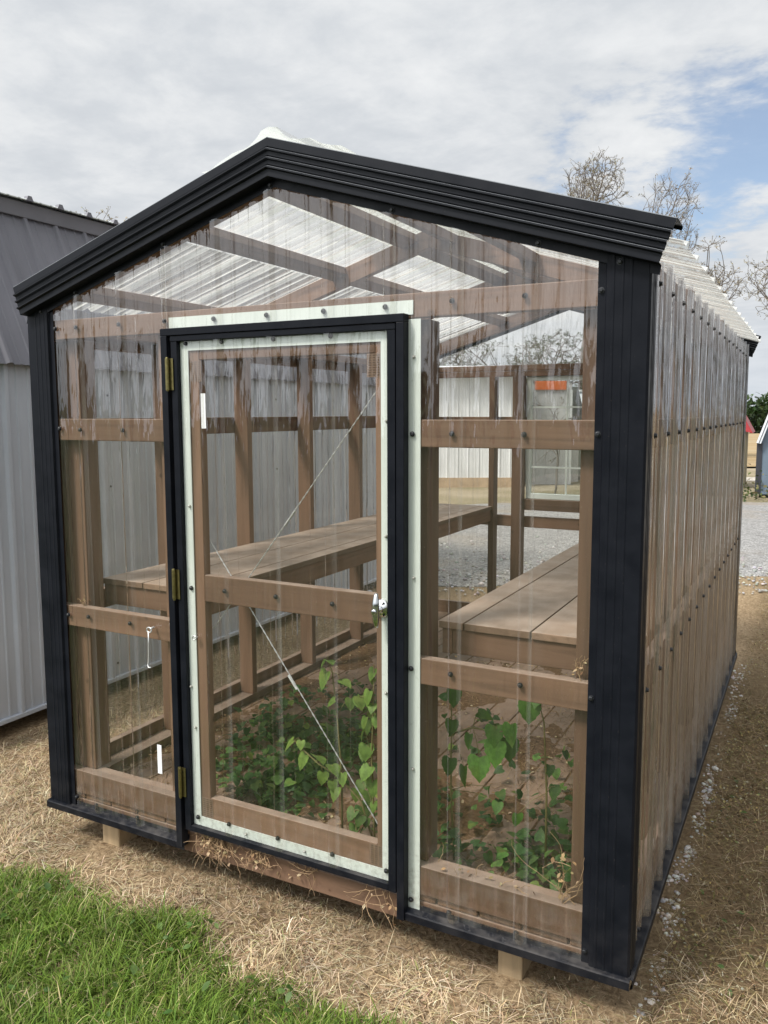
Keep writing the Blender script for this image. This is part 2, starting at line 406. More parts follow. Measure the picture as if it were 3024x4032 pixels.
for sgn in (-1, 1):
    x = W - 0.010 if sgn > 0 else 0.010
    pr = ribs(0.097, L - 0.097, 0.0835, 0.2286, 0.023, 0.008)
    part(MB().sheet([(x + sgn * p[1], p[0], 0.046) for p in pr], [(x + sgn * p[1], p[0], 2.125) for p in pr]), 'clear_panel', CLEAR_SIDE if sgn > 0 else CLEAR_LEFT, smooth=True)
    pr = ribs(0.03, L - 0.03, 0.132)
    xe = 2.515 if sgn > 0 else -0.065
    nx, nz = 0.31 * sgn / 1.047, 1 / 1.047
    part(MB().sheet([(XC + nx * p[1] * 0.9, p[0], roof_z(XC) + nz * p[1] * 0.9) for p in pr],
                    [(xe + nx * p[1] * 0.9, p[0], roof_z(xe) + nz * p[1] * 0.9) for p in pr]), 'roof_sheet', CLEAR_ROOF, smooth=True)
cap = [(0.876, 2.533), (0.915, 2.536), (0.955, 2.556), (1.016, 2.579), (1.062, 2.585), (1.085, 2.592), (1.114, 2.612), (1.136, 2.634), (1.165, 2.642), (1.20, 2.636),
       (1.228, 2.606), (1.250, 2.592), (1.285, 2.585), (1.325, 2.583), (1.345, 2.575), (1.375, 2.558), (1.41, 2.548), (1.45, 2.540), (1.488, 2.516)]
CAPS = []
for j in range(33):
    yy = 0.035 + j * (3.6 / 32); wob = 0.0
    CAPS.append([(x + 0.012, yy, z + wob) for x, z in cap])
mb = MB()
for A, B in zip(CAPS, CAPS[1:]): mb.sheet(A, B)
part(mb, 'ridge_cap', CAPCLEAR, smooth=True)

# black rake trim: flange, soffit, ribbed face and top return, swept along each slope
prof = [(-0.0005, -0.004, 1.240, 2.430), (-0.004, -0.004, 1.240, 2.4565)]   # kept for reference of the profile order
def rake(y_face, y_in, sg):
    """sg -1 = front (faces -y), +1 = rear"""
    F = [(0.000, 0.000), (0.026, 0.0), (0.028, 1.0)]                      # (height up from flange bottom, depth 0..1 towards viewer)
    face = [(0.030, 1.0), (0.050, 1.0), (0.054, 1.26), (0.058, 1.26), (0.062, 0.84), (0.066, 1.0), (0.078, 1.0), (0.082, 1.26), (0.086, 1.26), (0.090, 0.84), (0.094, 1.0),
            (0.106, 1.0), (0.110, 1.26), (0.114, 1.26), (0.118, 0.84), (0.122, 1.0), (0.148, 1.0), (0.150, 0.96)]
    P = [(h, y_in + (y_face - y_in) * d) for h, d in F + face]
    P += [(0.1505, y_in + (y_face - y_in) * 0.5), (0.147, y_in - (y_face - y_in) * 1.9), (0.138, y_in - (y_face - y_in) * 1.95)]
    obs = []
    for s in (-1, 1):
        A = [(XC, y, 2.4305 + h) for h, y in P]; B = []
        for h, y in P:
            hw = (1.236 + 0.004 * min(1, h / 0.028) + 0.041 * max(0, h - 0.028) / 0.12) if s > 0 else (1.240 - 0.012 * min(1, h / 0.028) + 0.034 * max(0, h - 0.028) / 0.12)
            B.append((XC + 0.006 + s * hw, y, 2.4305 + h - 0.308 * hw))
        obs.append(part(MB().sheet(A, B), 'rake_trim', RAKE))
    return obs
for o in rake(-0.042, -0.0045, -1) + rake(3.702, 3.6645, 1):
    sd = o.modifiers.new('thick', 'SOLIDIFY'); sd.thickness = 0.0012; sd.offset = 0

# black corner trims (ribbed L) at the four corners
def corner(sx, sy):
    def px(d): return W - d if sx > 0 else d
    def py(d): return d if sy < 0 else L - d
    pts = [(0.138, 0.0035), (0.116, 0.0035), (0.112, -0.006), (0.098, -0.006), (0.0955, -0.0073), (0.092, -0.0073), (0.0895, -0.006), (0.073, -0.006), (0.0705, -0.0073), (0.067, -0.0073), (0.0645, -0.006),
           (0.050, -0.006), (0.0475, -0.0073), (0.044, -0.0073), (0.0415, -0.006), (0.0, -0.006)]
    side = [(-0.006, 0.0), (-0.006, 0.030), (-0.0073, 0.0325), (-0.0073, 0.036), (-0.006, 0.0385), (-0.006, 0.052), (-0.0073, 0.0545), (-0.0073, 0.058), (-0.006, 0.0605), (-0.006, 0.080), (-0.002, 0.084), (-0.0085 + 0.006, 0.105)]
    if sy < 0: side = [(d - 0.0, e) for d, e in side]
    P = [(px(d), py(e)) for d, e in pts] + [(px(d), py(e)) for d, e in side]
    A = [(x, y, 0.028) for x, y in P]; B = [(x, y, roof_z(min(max(x, 0), W)) - 0.020) for x, y in P]
    o = part(MB().sheet(A, B), 'corner_trim', BLACK)
    sd = o.modifiers.new('thick', 'SOLIDIFY'); sd.thickness = 0.0012; sd.offset = 0
for sx in (-1, 1):
    for sy in (-1, 1): corner(sx, sy)

# black base trim: upstand behind the sheet, shelf and drip lip
def base(run, a, b, face, inward):
    """run 'x' or 'y'; face = coordinate of the outer lip; inward = +1/-1"""
    Pq = [(0.020, 0.047), (0.0185, 0.030), (-0.008, 0.0265), (-0.012, 0.024), (-0.012, 0.000), (-0.004, -0.006)]
    if run == 'x': A = [(a, face + inward * d, z) for d, z in Pq]; B = [(b, face + inward * d, z) for d, z in Pq]
    else: A = [(face + inward * d, a, z) for d, z in Pq]; B = [(face + inward * d, b, z) for d, z in Pq]
    # upstand stays in front of the wood
    Q = lambda P: [(p if i > 1 else p) for i, p in enumerate(P)]
    o = part(MB().sheet(Q(A), Q(B)), 'base_trim', BLACK); sd = o.modifiers.new('thick', 'SOLIDIFY'); sd.thickness = 0.0012; sd.offset = 0
base('x', -0.010, 0.760, -0.010, 1); base('x', 1.686, W + 0.010, -0.010, 1); base('x', -0.010, W + 0.010, L + 0.010, -1)
base('y', -0.008, L + 0.008, W + 0.005, -1); base('y', -0.008, L + 0.008, -0.005, 1)

# mint strips round the doorway and black door casing
part(MB().box(0.737, 1.731, 0.0078, 0.0105, 1.990, 2.034), 'mint_strip', MINT)
part(MB().box(0.709, 0.731, 0.0078, 0.0105, 0.032, 1.972), 'mint_strip', MINT)
part(MB().box(1.712, 1.757, 0.0078, 0.0105, 0.022, 1.976), 'mint_strip', MINT)
part(MB().box(0.727, 1.717, -0.030, 0.006, 1.9655, 1.991), 'door_casing', BLACK, 0.0015)
part(MB().box(0.727, 0.756, -0.029, 0.006, 0.012, 1.965), 'door_casing', BLACK, 0.0015)
part(MB().box(1.6895, 1.7165, -0.029, 0.006, 0.0, 1.965), 'door_casing', BLACK, 0.0015)

# door
DOOR = MB().box(0.771, 0.799, -0.024, 0.012, 0.088, 1.944).build('door', BLACK, GH, 0.0015)
def dp(mb, name, mat, bevel=0.0, smooth=False):
    o = mb.build(name, mat, None, bevel, smooth, origin=None)
    o.parent = DOOR; 
    off = root_loc(DOOR)
    o.data.transform(Matrix.Translation(-off)); return o
dp(MB().box(1.655, 1.684, -0.024, 0.012, 0.086, 1.944), 'edge_channel', BLACK, 0.0015)
dp(MB().box(0.770, 1.685, -0.026, 0.012, 1.9445, 1.9635), 'edge_channel', BLACK, 0.0015)
dp(MB().box(0.7995, 1.6545, -0.024, 0.012, 0.088, 0.110), 'edge_channel', BLACK, 0.0015)
dp(MB().box(0.8, 0.836, -0.006, -0.003, 0.111, 1.943), 'mint_strip', MINT); dp(MB().box(1.624, 1.654, -0.006, -0.003, 0.111, 1.943), 'mint_strip', MINT)
dp(MB().box(0.8365, 1.6235, -0.0062, -0.003, 1.911, 1.943), 'mint_strip', MINT); dp(MB().box(0.8365, 1.6235, -0.0062, -0.003, 0.111, 0.148), 'mint_strip', MINT)
dp(MB().box(0.803, 0.878, 0.0, 0.037, 0.112, 1.942), 'stile', WOOD['z'], 0.003); dp(MB().box(1.601, 1.654, 0.0, 0.037, 0.112, 1.942), 'stile', WOOD['z'], 0.003)
dp(MB().box(0.8785, 1.6005, 0.0, 0.037, 1.876, 1.942), 'rail', WOOD['x'], 0.003); dp(MB().box(0.8785, 1.6005, 0.0, 0.037, 0.112, 0.228), 'rail', WOOD['x'], 0.003)
dp(MB().box(0.8785, 1.6005, 0.0, 0.037, 0.992, 1.092), 'rail', WOOD['x'], 0.003)
dp(front_sheet(0.800, 1.654, 0.112, -0.0085, 0.977, 1.9435), 'clear_panel', CLEAR, smooth=True)
for (za, zb), xh in zip(((1.770, 1.884), (0.996, 1.108), (0.222, 0.338)), (0.763, 0.763, 0.763)):
    mb = MB(); n = 5; h = (zb - za) / n
    for k in range(n): mb.lathe([(0.0068, k * h + 0.001), (0.0068, (k + 1) * h - 0.001)], (xh, -0.036, za), (0, 0, 1), 10)
    mb.lathe([(0.0045, -0.004), (0.0055, 0.0), (0.0055, zb - za), (0.0045, zb - za + 0.004)], (xh, -0.036, za), (0, 0, 1), 10)
    mb.box(xh - 0.014, xh - 0.002, -0.0315, -0.0295, za, zb); mb.box(xh + 0.002, xh + 0.020, -0.0285, -0.0265, za, zb)
    dp(mb, 'hinge', BRASS)
# T handle
mb = MB(); mb.lathe([(0.030, 0), (0.031, 0.004), (0.028, 0.010), (0.016, 0.013), (0.0115, 0.017), (0.0105, 0.040)], (1.628, -0.00735, 1.052), (0, -1, 0), 24)
n = 13; A = []
for i in range(n):
    tt = i / (n - 1); zz = 1.052 + 0.056 - 0.112 * tt
    w = 0.0045 + 0.0095 * math.sin(math.pi * min(1, max(0, tt * 0.94 + 0.03))) ** 0.8; d = 0.006 + 0.004 * math.sin(math.pi * tt)
    bow = 0.006 * (2 * tt - 1) ** 2
    for k in range(10):
        an = 2 * math.pi * k / 10; A.append((1.626 + math.cos(an) * w, -0.052 + bow + math.sin(an) * d, zz))
F = [(i * 10 + k, i * 10 + (k + 1) % 10, (i + 1) * 10 + (k + 1) % 10, (i + 1) * 10 + k) for i in range(n - 1) for k in range(10)] + [tuple(range(9, -1, -1)), tuple((n - 1) * 10 + k for k in range(10))]
mb.add(A, F); mb.lathe([(0.0095, 0), (0.0095, 0.006), (0.007, 0.0075)], (1.626, -0.059, 1.050), (0, -1, 0), 18)
dp(mb, 'handle', CHROME, smooth=True)
mb = MB().box(1.6252, 1.6268, -0.0675, -0.0664, 1.046, 1.054)
dp(mb, 'keyhole', DARK)
for dz in (0.02, -0.02): dp(MB().lathe([(0.0035, 0), (0.0035, 0.002)], (1.640, -0.0205, 1.052 + dz), (0, -1, 0), 10), 'screw_hole', DARK)
# cross cables with crimp sleeves
def cable(p, q, c0, c1):
    p, q = Vector(p), Vector(q); mb = MB()
    L_ = (q - p).length; d = (q - p).normalized(); a = d.cross(Vector((0, 1, 0))).normalized(); b = Vector((0, 1, 0))
    for ph in (0, math.pi):
        N = 260; pts = [p + d * (L_ * i / N) + (a * math.cos(i * 0.55 + ph) + b * math.sin(i * 0.55 + ph)) * 0.0013 for i in range(N + 1)]
        mb.tube(pts, 0.0014, 4)
    o = dp(mb, 'cable', ZINC, smooth=True)
    m2 = MB(); m2.tube([Vector(c0), Vector(c1)], 0.0042, 8)
    dp(m2, 'crimp_sleeve', ZINC, smooth=False)
cable((1.590, 0.041, 1.765), (0.882, 0.041, 0.880), (1.258, 0.041, 1.348), (1.213, 0.041, 1.292))
cable((0.868, 0.047, 1.217), (1.595, 0.047, 0.250), (1.213, 0.047, 0.747), (1.249, 0.047, 0.700))
# nail plates at the lower corners
NAIL = simple_mat('nail_plate_paint', (0.19, 0.125, 0.085), 0.5, 0.1, 0.5, 0.15, 60)
NAILD = simple_mat('nail_plate_slot', (0.09, 0.055, 0.035), 0.7)
for x0, z0 in ((0.838, 0.150), (1.571, 0.150), (0.838, 1.80), (1.571, 1.80)):
    pl = dp(MB().box(x0, x0 + 0.052, -0.0012, -0.0002, z0, z0 + 0.075), 'nail_plate', NAIL)
    mb = MB()
    for i in range(3):
        for j in range(9): mb.box(x0 + 0.006 + i * 0.016, x0 + 0.016 + i * 0.016, -0.0020, -0.0013, z0 + 0.005 + j * 0.0078, z0 + 0.0085 + j * 0.0078)
    off = root_loc(DOOR)
    mb.v = [tuple(Vector(q)) for q in mb.v]
    o = dp(mb, 'nail_plate', NAILD)
# stickers
dp(MB().box(0.893, 0.913, -0.0105, -0.00738, 1.632, 1.757), 'sticker', PAPER)
part(MB().box(0.612, 0.634, 0.0035, 0.0042, 0.270, 0.388), 'sticker', PAPER)

# screws: one mesh, copied
def screw_mesh(name, mat, r=0.0072):
    mb = MB(); mb.lathe([(r * 1.25, 0), (r * 1.25, 0.002), (r * 0.86, 0.0022), (r * 0.86, 0.0072), (r * 0.6, 0.0085)], (0, 0, 0), (0, 0, 1), 8)
    me = bpy.data.meshes.new(name); me.from_pydata(mb.v, [], mb.f); me.materials.append(mat)
    bm = bmesh.new(); bm.from_mesh(me); bmesh.ops.recalc_face_normals(bm, faces=bm.faces); bm.to_mesh(me); bm.free(); return me
SCREW = screw_mesh('screw', RUBBER); NAILHEAD = screw_mesh('rivet', STEEL, 0.0045)
def screw(p, axis, parent=GH, mesh=SCREW, name='screw'):
    o = bpy.data.objects.new(name, mesh); col.objects.link(o); o.parent = parent
    o.location = Vector(p) - root_loc(parent); o.rotation_euler = {'-y': (R(90), 0, 0), '+x': (0, R(90), 0)}[axis]
bx = [0.264 + 0.2286 * k for k in range(9)]
for x in bx:
    if x < 2.2: screw((x, 0.0035, 2.022), '-y') if not 0.8 < x < 1.7 else screw((x, 0.0035, 2.018), '-y')
for x in (0.264, 0.493, 1.866, 2.096):
    for z in (1.622, 0.862): screw((x, 0.0035, z), '-y')
    screw((x, 0.004, 0.057), '-y')
for x, z in ((1.731, 1.620), (1.727, 0.860), (1.727, 0.062), (0.7215, 1.625), (0.7215, 0.86), (0.723, 0.073)): screw((x, 0.004, z), '-y')
for x in (0.149, 2.312):
    for z in (2.022, 1.626, 0.858, 0.068): screw((x, 0.0028, z), '-y')
for x in (0.084, 0.280, 0.735, 1.210, 1.665, 2.132, 2.362): screw((x, -0.0050, 2.4435 - 0.308 * abs(x - XC)), '-y')
for x, z in ((0.829, 1.936), (0.991, 1.936), (1.213, 1.936), (1.440, 1.936), (0.978, 1.043), (1.204, 1.046), (1.436, 1.045), (0.822, 0.143), (0.971, 0.150), (1.194, 0.150), (1.426, 0.149), (1.640, 0.146), (0.822, 1.039)):
    screw((x, -0.00730, z), '-y', DOOR)
for x, z in ((0.825, 1.346), (0.807, 0.659), (0.822, 0.50), (1.642, 1.29), (1.640, 0.767), (1.645, 1.66), (1.05, 0.13), (1.31, 0.13)): screw((x, -0.0065, z), '-y', DOOR, NAILHEAD, 'rivet')
for x, z in ((1.735, 1.86), (1.735, 1.16), (1.733, 0.52)): screw((x, 0.0072, z), '-y', GH, NAILHEAD, 'rivet')
for k in range(15):
    y = 0.083 + 0.2286 * k
    for z in (2.040, 1.621, 0.880): screw((W + 0.0125, y, z), '+x')
    if k < 10: screw((W - 0.008, y + 0.11, 0.060), '+x')
# hook and eye
mb = MB(); mb.tube([(0.619, 0.003, 0.862), (0.619, -0.022, 0.862)], 0.004, 8)
mb.tube([(0.619 + 0.012 * math.cos(a), -0.024, 0.858 + 0.010 * math.sin(a)) for a in [i * math.pi / 6 for i in range(13)]], 0.0026, 6)
mb.tube([(0.617, -0.026, 0.850), (0.615, -0.026, 0.80), (0.612, -0.026, 0.735), (0.610, -0.028, 0.720), (0.618, -0.034, 0.712), (0.632, -0.036, 0.714)], 0.0026, 6)
part(mb, 'hook', ZINC, smooth=True)
mb = MB(); mb.tube([(0.845, -0.0085, 0.855), (0.845, -0.020, 0.855)], 0.003, 6)
mb.tube([(0.841 + 0.008 * math.cos(a), -0.022, 0.855 + 0.008 * math.sin(a)) for a in [i * math.pi / 5 for i in range(11)]], 0.0025, 6)
dp(mb, 'eye', ZINC, smooth=True)

# benches along both sides
def bench(sgn):
    def X(a, b): return (a, b) if sgn < 0 else (W - b, W - a)
    mb = MB(); mb.box(*X(0.655, 0.692), 0.205, 3.505, 0.862, 0.951); B = mb.build('bench', WOOD['y'], GH, 0.003)
    def bp(x0, x1, y0, y1, z0, z1, name, axis, mat=None):
        o = MB().box(x0, x1, y0, y1, z0, z1).build(name, mat or WOOD[axis], None, 0.003); o.data.transform(Matrix.Translation(-root_loc(B))); o.parent = B
    bp(*X(0.1415, 0.654), 0.206, 0.244, 0.864, 0.951, 'apron', 'x')
    for a, b in ((0.1415, 0.372), (0.377, 0.608), (0.613, 0.702)): bp(*X(a, b), 0.196, 3.508, 0.9515, 0.977, 'bench_board', 'y', BENCHW)
    for y in (1.30, 2.50): bp(*X(0.150, 0.654), y, y + 0.038, 0.866, 0.950, 'brace', 'x')
    for y in (2.30,): bp(*X(0.617, 0.654), y, y + 0.085, 0.083, 0.950, 'leg', 'z')
bench(-1); bench(1)

# rear window
WF = MB()
x0, x1, z0, z1 = 0.9405, 1.5445, 1.042, 1.954
WF.box(x0, x1, 3.585, 3.635, z0, z0 + 0.038).box(x0, x1, 3.585, 3.635, z1 - 0.030, z1).box(x0, x0 + 0.030, 3.585, 3.635, z0 + 0.0382, z1 - 0.0302).box(x1 - 0.03, x1, 3.585, 3.635, z0 + 0.0382, z1 - 0.0302)
WIN = part(WF, 'window', MINT, 0.002)
def wp(mb, name, mat):
    o = mb.build(name, mat, None); o.data.transform(Matrix.Translation(-root_loc(WIN))); o.parent = WIN
wp(MB().box(x0 + 0.0305, x1 - 0.0305, 3.600, 3.618, 1.478, 1.512), 'meeting_rail', MINT)
for z in (1.279, 1.726): wp(MB().box(x0 + 0.0305, x1 - 0.0305, 3.603, 3.613, z - 0.006, z + 0.006), 'muntin', MINT)
wp(MB().box(1.236, 1.248, 3.6035, 3.6125, z0 + 0.039, 1.4775).box(1.236, 1.248, 3.6035, 3.6125, 1.5125, z1 - 0.0305), 'muntin', MINT)
wp(MB().sheet([(x0 + 0.03, 3.608, z0 + 0.038), (x1 - 0.03, 3.608, z0 + 0.038)], [(x0 + 0.03, 3.608, z1 - 0.03), (x1 - 0.03, 3.608, z1 - 0.03)]), 'pane', GLASS)

# ------------------------------------------------------------------ LEFT SHED (grey gambrel barn)
def painted_metal(name, color, rough=0.45):
    m, t, out = new_mat(name); tc = t.new('ShaderNodeTexCoord').outputs['Object']
    n = t.noise(t.mapping(tc, (2, 2, 0.6)), 2.0, 6); f = t.noise(tc, 45, 3)
    a = tuple(c * 0.86 for c in color); b = tuple(min(1, c * 1.1) for c in color)
    c = t.ramp(n.outputs[0], [(0.3, a), (0.7, b)])
    c = t.mix(t.maprange(f.outputs[0], 0.6, 0.75, 0, 0.2), c, tuple(c * 0.7 + 0.05 for c in color))
    principled(t, out, c, rough, 0, 0.5, t.bump(n.outputs[0], 0.12, 0.01)); return m
SHEDW = painted_metal('grey_wall_metal', (0.455, 0.485, 0.535)); SHEDR = painted_metal('charcoal_roof_metal', (0.14, 0.138, 0.158)); GALV = painted_metal('pale_roof_edge', (0.50, 0.53, 0.52), 0.35)
SX = -1.15; SY0, SY1 = 0.30, 5.72
SHED = empty('metal_shed', (-2.75, 2.0, -0.15), 'long grey metal shed with charcoal gambrel roof beside the greenhouse', 'shed')
def ribwall(x, y0, y1, z0, z1, dx=1, phase=0.06, dx_top=0.0):
    pr = ribs(y0, y1, phase, 0.2286, 0.019, 0.006)
    return MB().sheet([(x + dx * p[1], p[0], z0) for p in pr], [(x + dx_top + dx * p[1], p[0], z1) for p in pr])
mb = ribwall(SX, SY0, SY1, -0.055, 2.02); mb.box(-4.35, SX - 0.004, SY0, SY1, -0.05, 2.02)
G2 = [(-1.10, 1.955), (-1.5, 2.86), (-2.75, 3.05), (-4.0, 2.86), (-4.40, 1.955)]
mb.prism([(-1.16, 2.021)] + [(x * 0.985 - 0.04, z - 0.035) for x, z in G2[1:4]] + [(-4.34, 2.021)], SY0 + 0.01, SY1 - 0.01, 'y'); mb.build('wall', SHEDW, SHED)
pr = ribs(SY0 - 0.05, SY1 + 0.05, 0.06, 0.2286, 0.019, 0.006); mb = MB()
nx, nz = 0.915, 0.404
mb.sheet([(-1.095 + nx * p[1], p[0], 1.958 + nz * p[1]) for p in pr], [(-1.50 + nx * p[1], p[0], 2.875 + nz * p[1]) for p in pr])
mb.sheet([(-4.405 - nx * p[1], p[0], 1.958 + nz * p[1]) for p in pr], [(-4.0 - nx * p[1], p[0], 2.875 + nz * p[1]) for p in pr])
o = mb.build('lower_roof', SHEDR, SHED)
o = MB().prism([(-1.475, 2.872), (-1.468, 2.962), (-1.50, 2.966), (-1.51, 2.872)], SY0 - 0.05, SY1 + 0.05, 'y').build('roof_trim', SHEDR, SHED, 0.004)
mb = MB(); mb.sheet([(-1.43, p[0], 2.966 + p[1] * 0.5) for p in pr], [(-2.75, p[0], 3.19 + p[1]) for p in pr]); mb.sheet([(-2.75, p[0], 3.191 + p[1]) for p in pr], [(-4.07, p[0], 2.968 + p[1]) for p in pr])
o = mb.build('upper_roof', GALV, SHED); sd = o.modifiers.new('thick', 'SOLIDIFY'); sd.thickness = 0.006; sd.offset = 1
for k in range(0, 25):
    y = 0.06 + 0.2286 * k
    if SY0 < y < SY1: MB().prism([(y - 0.026, 2.967), (y - 0.012, 2.996), (y + 0.012, 2.996), (y + 0.026, 2.967)], -1.462, -1.428, 'x').build('rib_closure', SHEDR, SHED)
MB().box(SX - 0.02, SX + 0.022, SY0 - 0.01, SY1 + 0.01, -0.062, -0.035).build('base_trim', SHEDW, SHED, 0.004)
for x in (-1.55, -3.9): MB().box(x - 0.05, x + 0.05, SY0, SY1, -0.16, -0.063).build('skid', DARK, SHED)
for k in range(0, 14):
    y = 0.55 + 0.2286 * k * 2 + 0.02
    if y > SY1 - .1: break
    for z in (0.05, 0.62, 1.22, 1.80):
        o = bpy.data.objects.new('screw', NAILHEAD if 0 else SCREW); col.objects.link(o); o.parent = SHED; o.rotation_euler = (0, R(90), 0); o.location = Vector((SX + 0.001, y, z)) - SHED.location; o.scale = (0.8, 0.8, 0.8)
        if z > 1.5: o.location.z -= 0.0

# ------------------------------------------------------------------ FAR BUILDINGS
WHITEM = painted_metal('white_siding', (0.65, 0.67, 0.68)); TAN = simple_mat('tan_plinth', (0.4, 0.3, 0.2), 0.8, 0, 0.3, 0.2, 4)
ORANGE = simple_mat('orange_sign', (0.62, 0.15, 0.035), 0.5, 0, 0.5, 0.06, 6); GREYM = painted_metal('weathered_grey', (0.10, 0.105, 0.11)); BLUEG = painted_metal('blue_grey_siding', (0.12, 0.16, 0.205)); REDM = painted_metal('red_roof', (0.33, 0.03, 0.035))
PALEG = painted_metal('pale_grey_siding', (0.50, 0.50, 0.51)); CHAR = painted_metal('charcoal_trim', (0.03, 0.032, 0.04)); WROOF = painted_metal('white_roof', (0.66, 0.69, 0.73), 0.35)
def place(o, r, s, turn=0.0):
    x, y = rs(r, s); o.location = (x, y, terrain(x, y)); o.rotation_euler = (0, 0, TH + turn)
def local(mb, name, mat, parent, bevel=0.0):
    o = mb.build(name, mat, None, bevel); o.parent = parent; return o
def wallribs(mb, x0, x1, y, z0, z1, pitch=0.3, h=0.02):
    pr = ribs(x0, x1, x0 + 0.1, pitch, h, h * 0.3); mb.sheet([(p[0], y - p[1], z0) for p in pr], [(p[0], y - p[1], z1) for p in pr]); return mb
# white barn
B = empty('white_barn', (0, 0, 0), 'long white ribbed metal barn across the gravel, seen through the rear wall', 'barn'); place(B, -3.0, 23.2)
mb = MB().box(-6.0, 6.64, 0.02, 9, 0.28, 3.22); wallribs(mb, -6, 6.64, 0.018, 0.28, 3.22); local(mb, 'wall', WHITEM, B)
local(MB().box(-6.02, 6.66, -0.03, 9, -0.3, 0.28), 'plinth', TAN, B)
mb = MB().prism([(-0.35, 3.22), (4.5, 3.62), (9.3, 3.22), (9.3, 3.30), (4.5, 3.71), (-0.35, 3.30)], -6.3, 6.9, 'x'); local(mb, 'roof', WROOF, B)
local(MB().box(-5.0, -3.9, -0.035, 0.0, 0.05, 2.2), 'door', PALEG, B, 0.01)
# pale shed with orange band
B = empty('pale_shed', (0, 0, 0), 'pale grey boxy shed with a bright orange band along its top edge', 'shed'); place(B, 4.90, 24.5)
mb = MB().box(-0.62, 0.52, 0.0, 2.2, 0.0, 3.04); wallribs(mb, -0.62, 0.52, -0.002, 0.05, 2.86, 0.3, 0.012); local(mb, 'wall', PALEG, B)
local(MB().box(-0.60, 0.34, -0.06, -0.016, 2.84, 3.10), 'orange_band', ORANGE, B, 0.004)
local(MB().box(-0.64, 0.54, -0.02, 2.22, 3.045, 3.09), 'roof', GREYM, B); local(MB().box(0.47, 0.535, -0.03, -0.0145, 0.0, 2.84), 'corner_trim', WHITEM, B)
local(MB().box(-0.70, 0.58, -0.3, 2.3, -0.25, 0.0), 'base', GREYM, B)
# dark shed with steep ribbed roof
B = empty('dark_roofed_shed', (0, 0, 0), 'small pale shed with steep weathered dark grey ribbed roof next to the orange-banded one', 'shed'); place(B, 5.72, 25.6)
local(MB().box(-0.26, 0.20, 0.02, 2.0, 0.0, 1.75).prism([(-0.26, 1.75), (0.34, 1.75), (0.02, 2.95), (-0.26, 2.95)], 0.03, 2.0, 'y'), 'wall', PALEG, B)
mb = MB(); pr = ribs(0, 1, 0.08, 0.22, 0.05, 0.01); zf = lambda t: (0.42 - 0.36 * t, 1.62 + 1.36 * t)
mb.prism([(-0.30, 1.72), (0.46, 1.66), (0.12, 2.98), (-0.30, 3.0)], -0.04, 0.0, 'y'); mb.prism([(0.46, 1.66), (0.12, 2.98), (0.07, 2.98), (0.41, 1.66)], 0.001, 2.1, 'y')
local(mb, 'roof', GREYM, B, 0.006)
mb = MB()
for x in (-0.22, -0.08, 0.06): mb.prism([(x, 1.70), (x + 0.03, 1.70), (x * 0.6 + 0.01, 2.96), (x * 0.6 - 0.01, 2.96)], -0.056, -0.041, 'y')
local(mb, 'roof_rib', GREYM, B)
# white shed behind
B = empty('white_shed', (0, 0, 0), 'white metal shed with white capped roof behind the dark-roofed shed', 'shed'); place(B, 7.4, 30.0)
mb = MB().box(-1.3, 1.6, 0.02, 3, 0, 2.28); wallribs(mb, -1.3, 1.6, 0.018, 0.05, 2.28); local(mb, 'wall', WHITEM, B)
local(MB().prism([(-0.2, 2.22), (0.35, 3.05), (2.6, 3.05), (3.2, 2.22)], -1.45, 1.75, 'x'), 'roof', WROOF, B)
local(MB().box(-1.5, 1.8, -0.23, -0.19, 2.14, 2.24), 'eave_trim', CHAR, B); local(MB().box(-1.5, 1.8, 0.25, 0.5, 3.05, 3.12), 'ridge_cap', WHITEM, B)
# grey shed low part (right of pale shed)
B = empty('grey_cabin', (0, 0, 0), 'plain mid-grey cabin wall standing right of the pale shed on the gravel', 'cabin'); place(B, 6.55, 26.5)
local(MB().box(-0.42, 0.9, 0, 2.2, 0.12, 1.62), 'wall', simple_mat('mid_grey_board', (0.21, 0.22, 0.22), 0.7, 0, 0.4, 0.12, 3), B)
local(MB().box(-0.5, 1.0, -0.1, 2.3, 1.62, 1.72), 'roof', WHITEM, B); local(MB().box(-0.42, 0.9, 0.03, 2.2, -0.2, 0.12), 'base', CHAR, B)
# blue-grey shed at the right with white roof
B = empty('blue_grey_shed', (0, 0, 0), 'blue-grey shed with steep white metal roof and charcoal corner trim at the right edge', 'shed'); place(B, 9.71, 18.9, -0.45)
local(MB().box(-1.05, 1.3, 0.0, 2.6, 0.1, 1.30).prism([(-1.03, 1.30), (1.28, 1.30), (0.82, 2.70), (0.12, 3.12), (-0.57, 2.70)], 0.0, 2.6, 'y'), 'wall', BLUEG, B)
local(MB().box(-1.09, -0.965, -0.022, 0.10, 0.09, 1.31), 'corner_trim', CHAR, B)
mb = MB().prism([(-1.10, 1.32), (-0.62, 2.80), (0.12, 3.25), (0.86, 2.80), (1.35, 1.32), (1.25, 1.30), (0.79, 2.72), (0.12, 3.14), (-0.55, 2.72), (-1.0, 1.30)], -0.16, 2.75, 'y'); local(mb, 'roof', WROOF, B)
local(MB().prism([(-1.048, 1.32), (-1.036, 1.32), (-0.575, 2.75), (-0.59, 2.76)], -0.172, -0.161, 'y'), 'roof_groove', CHAR, B)
local(MB().box(-1.0, 1.25, 0.06, 2.55, -0.15, 0.1), 'base', DARK, B); local(MB().box(-0.96, 1.3, -0.03, -0.001, 0.09, 0.125), 'base_trim', BLUEG, B)
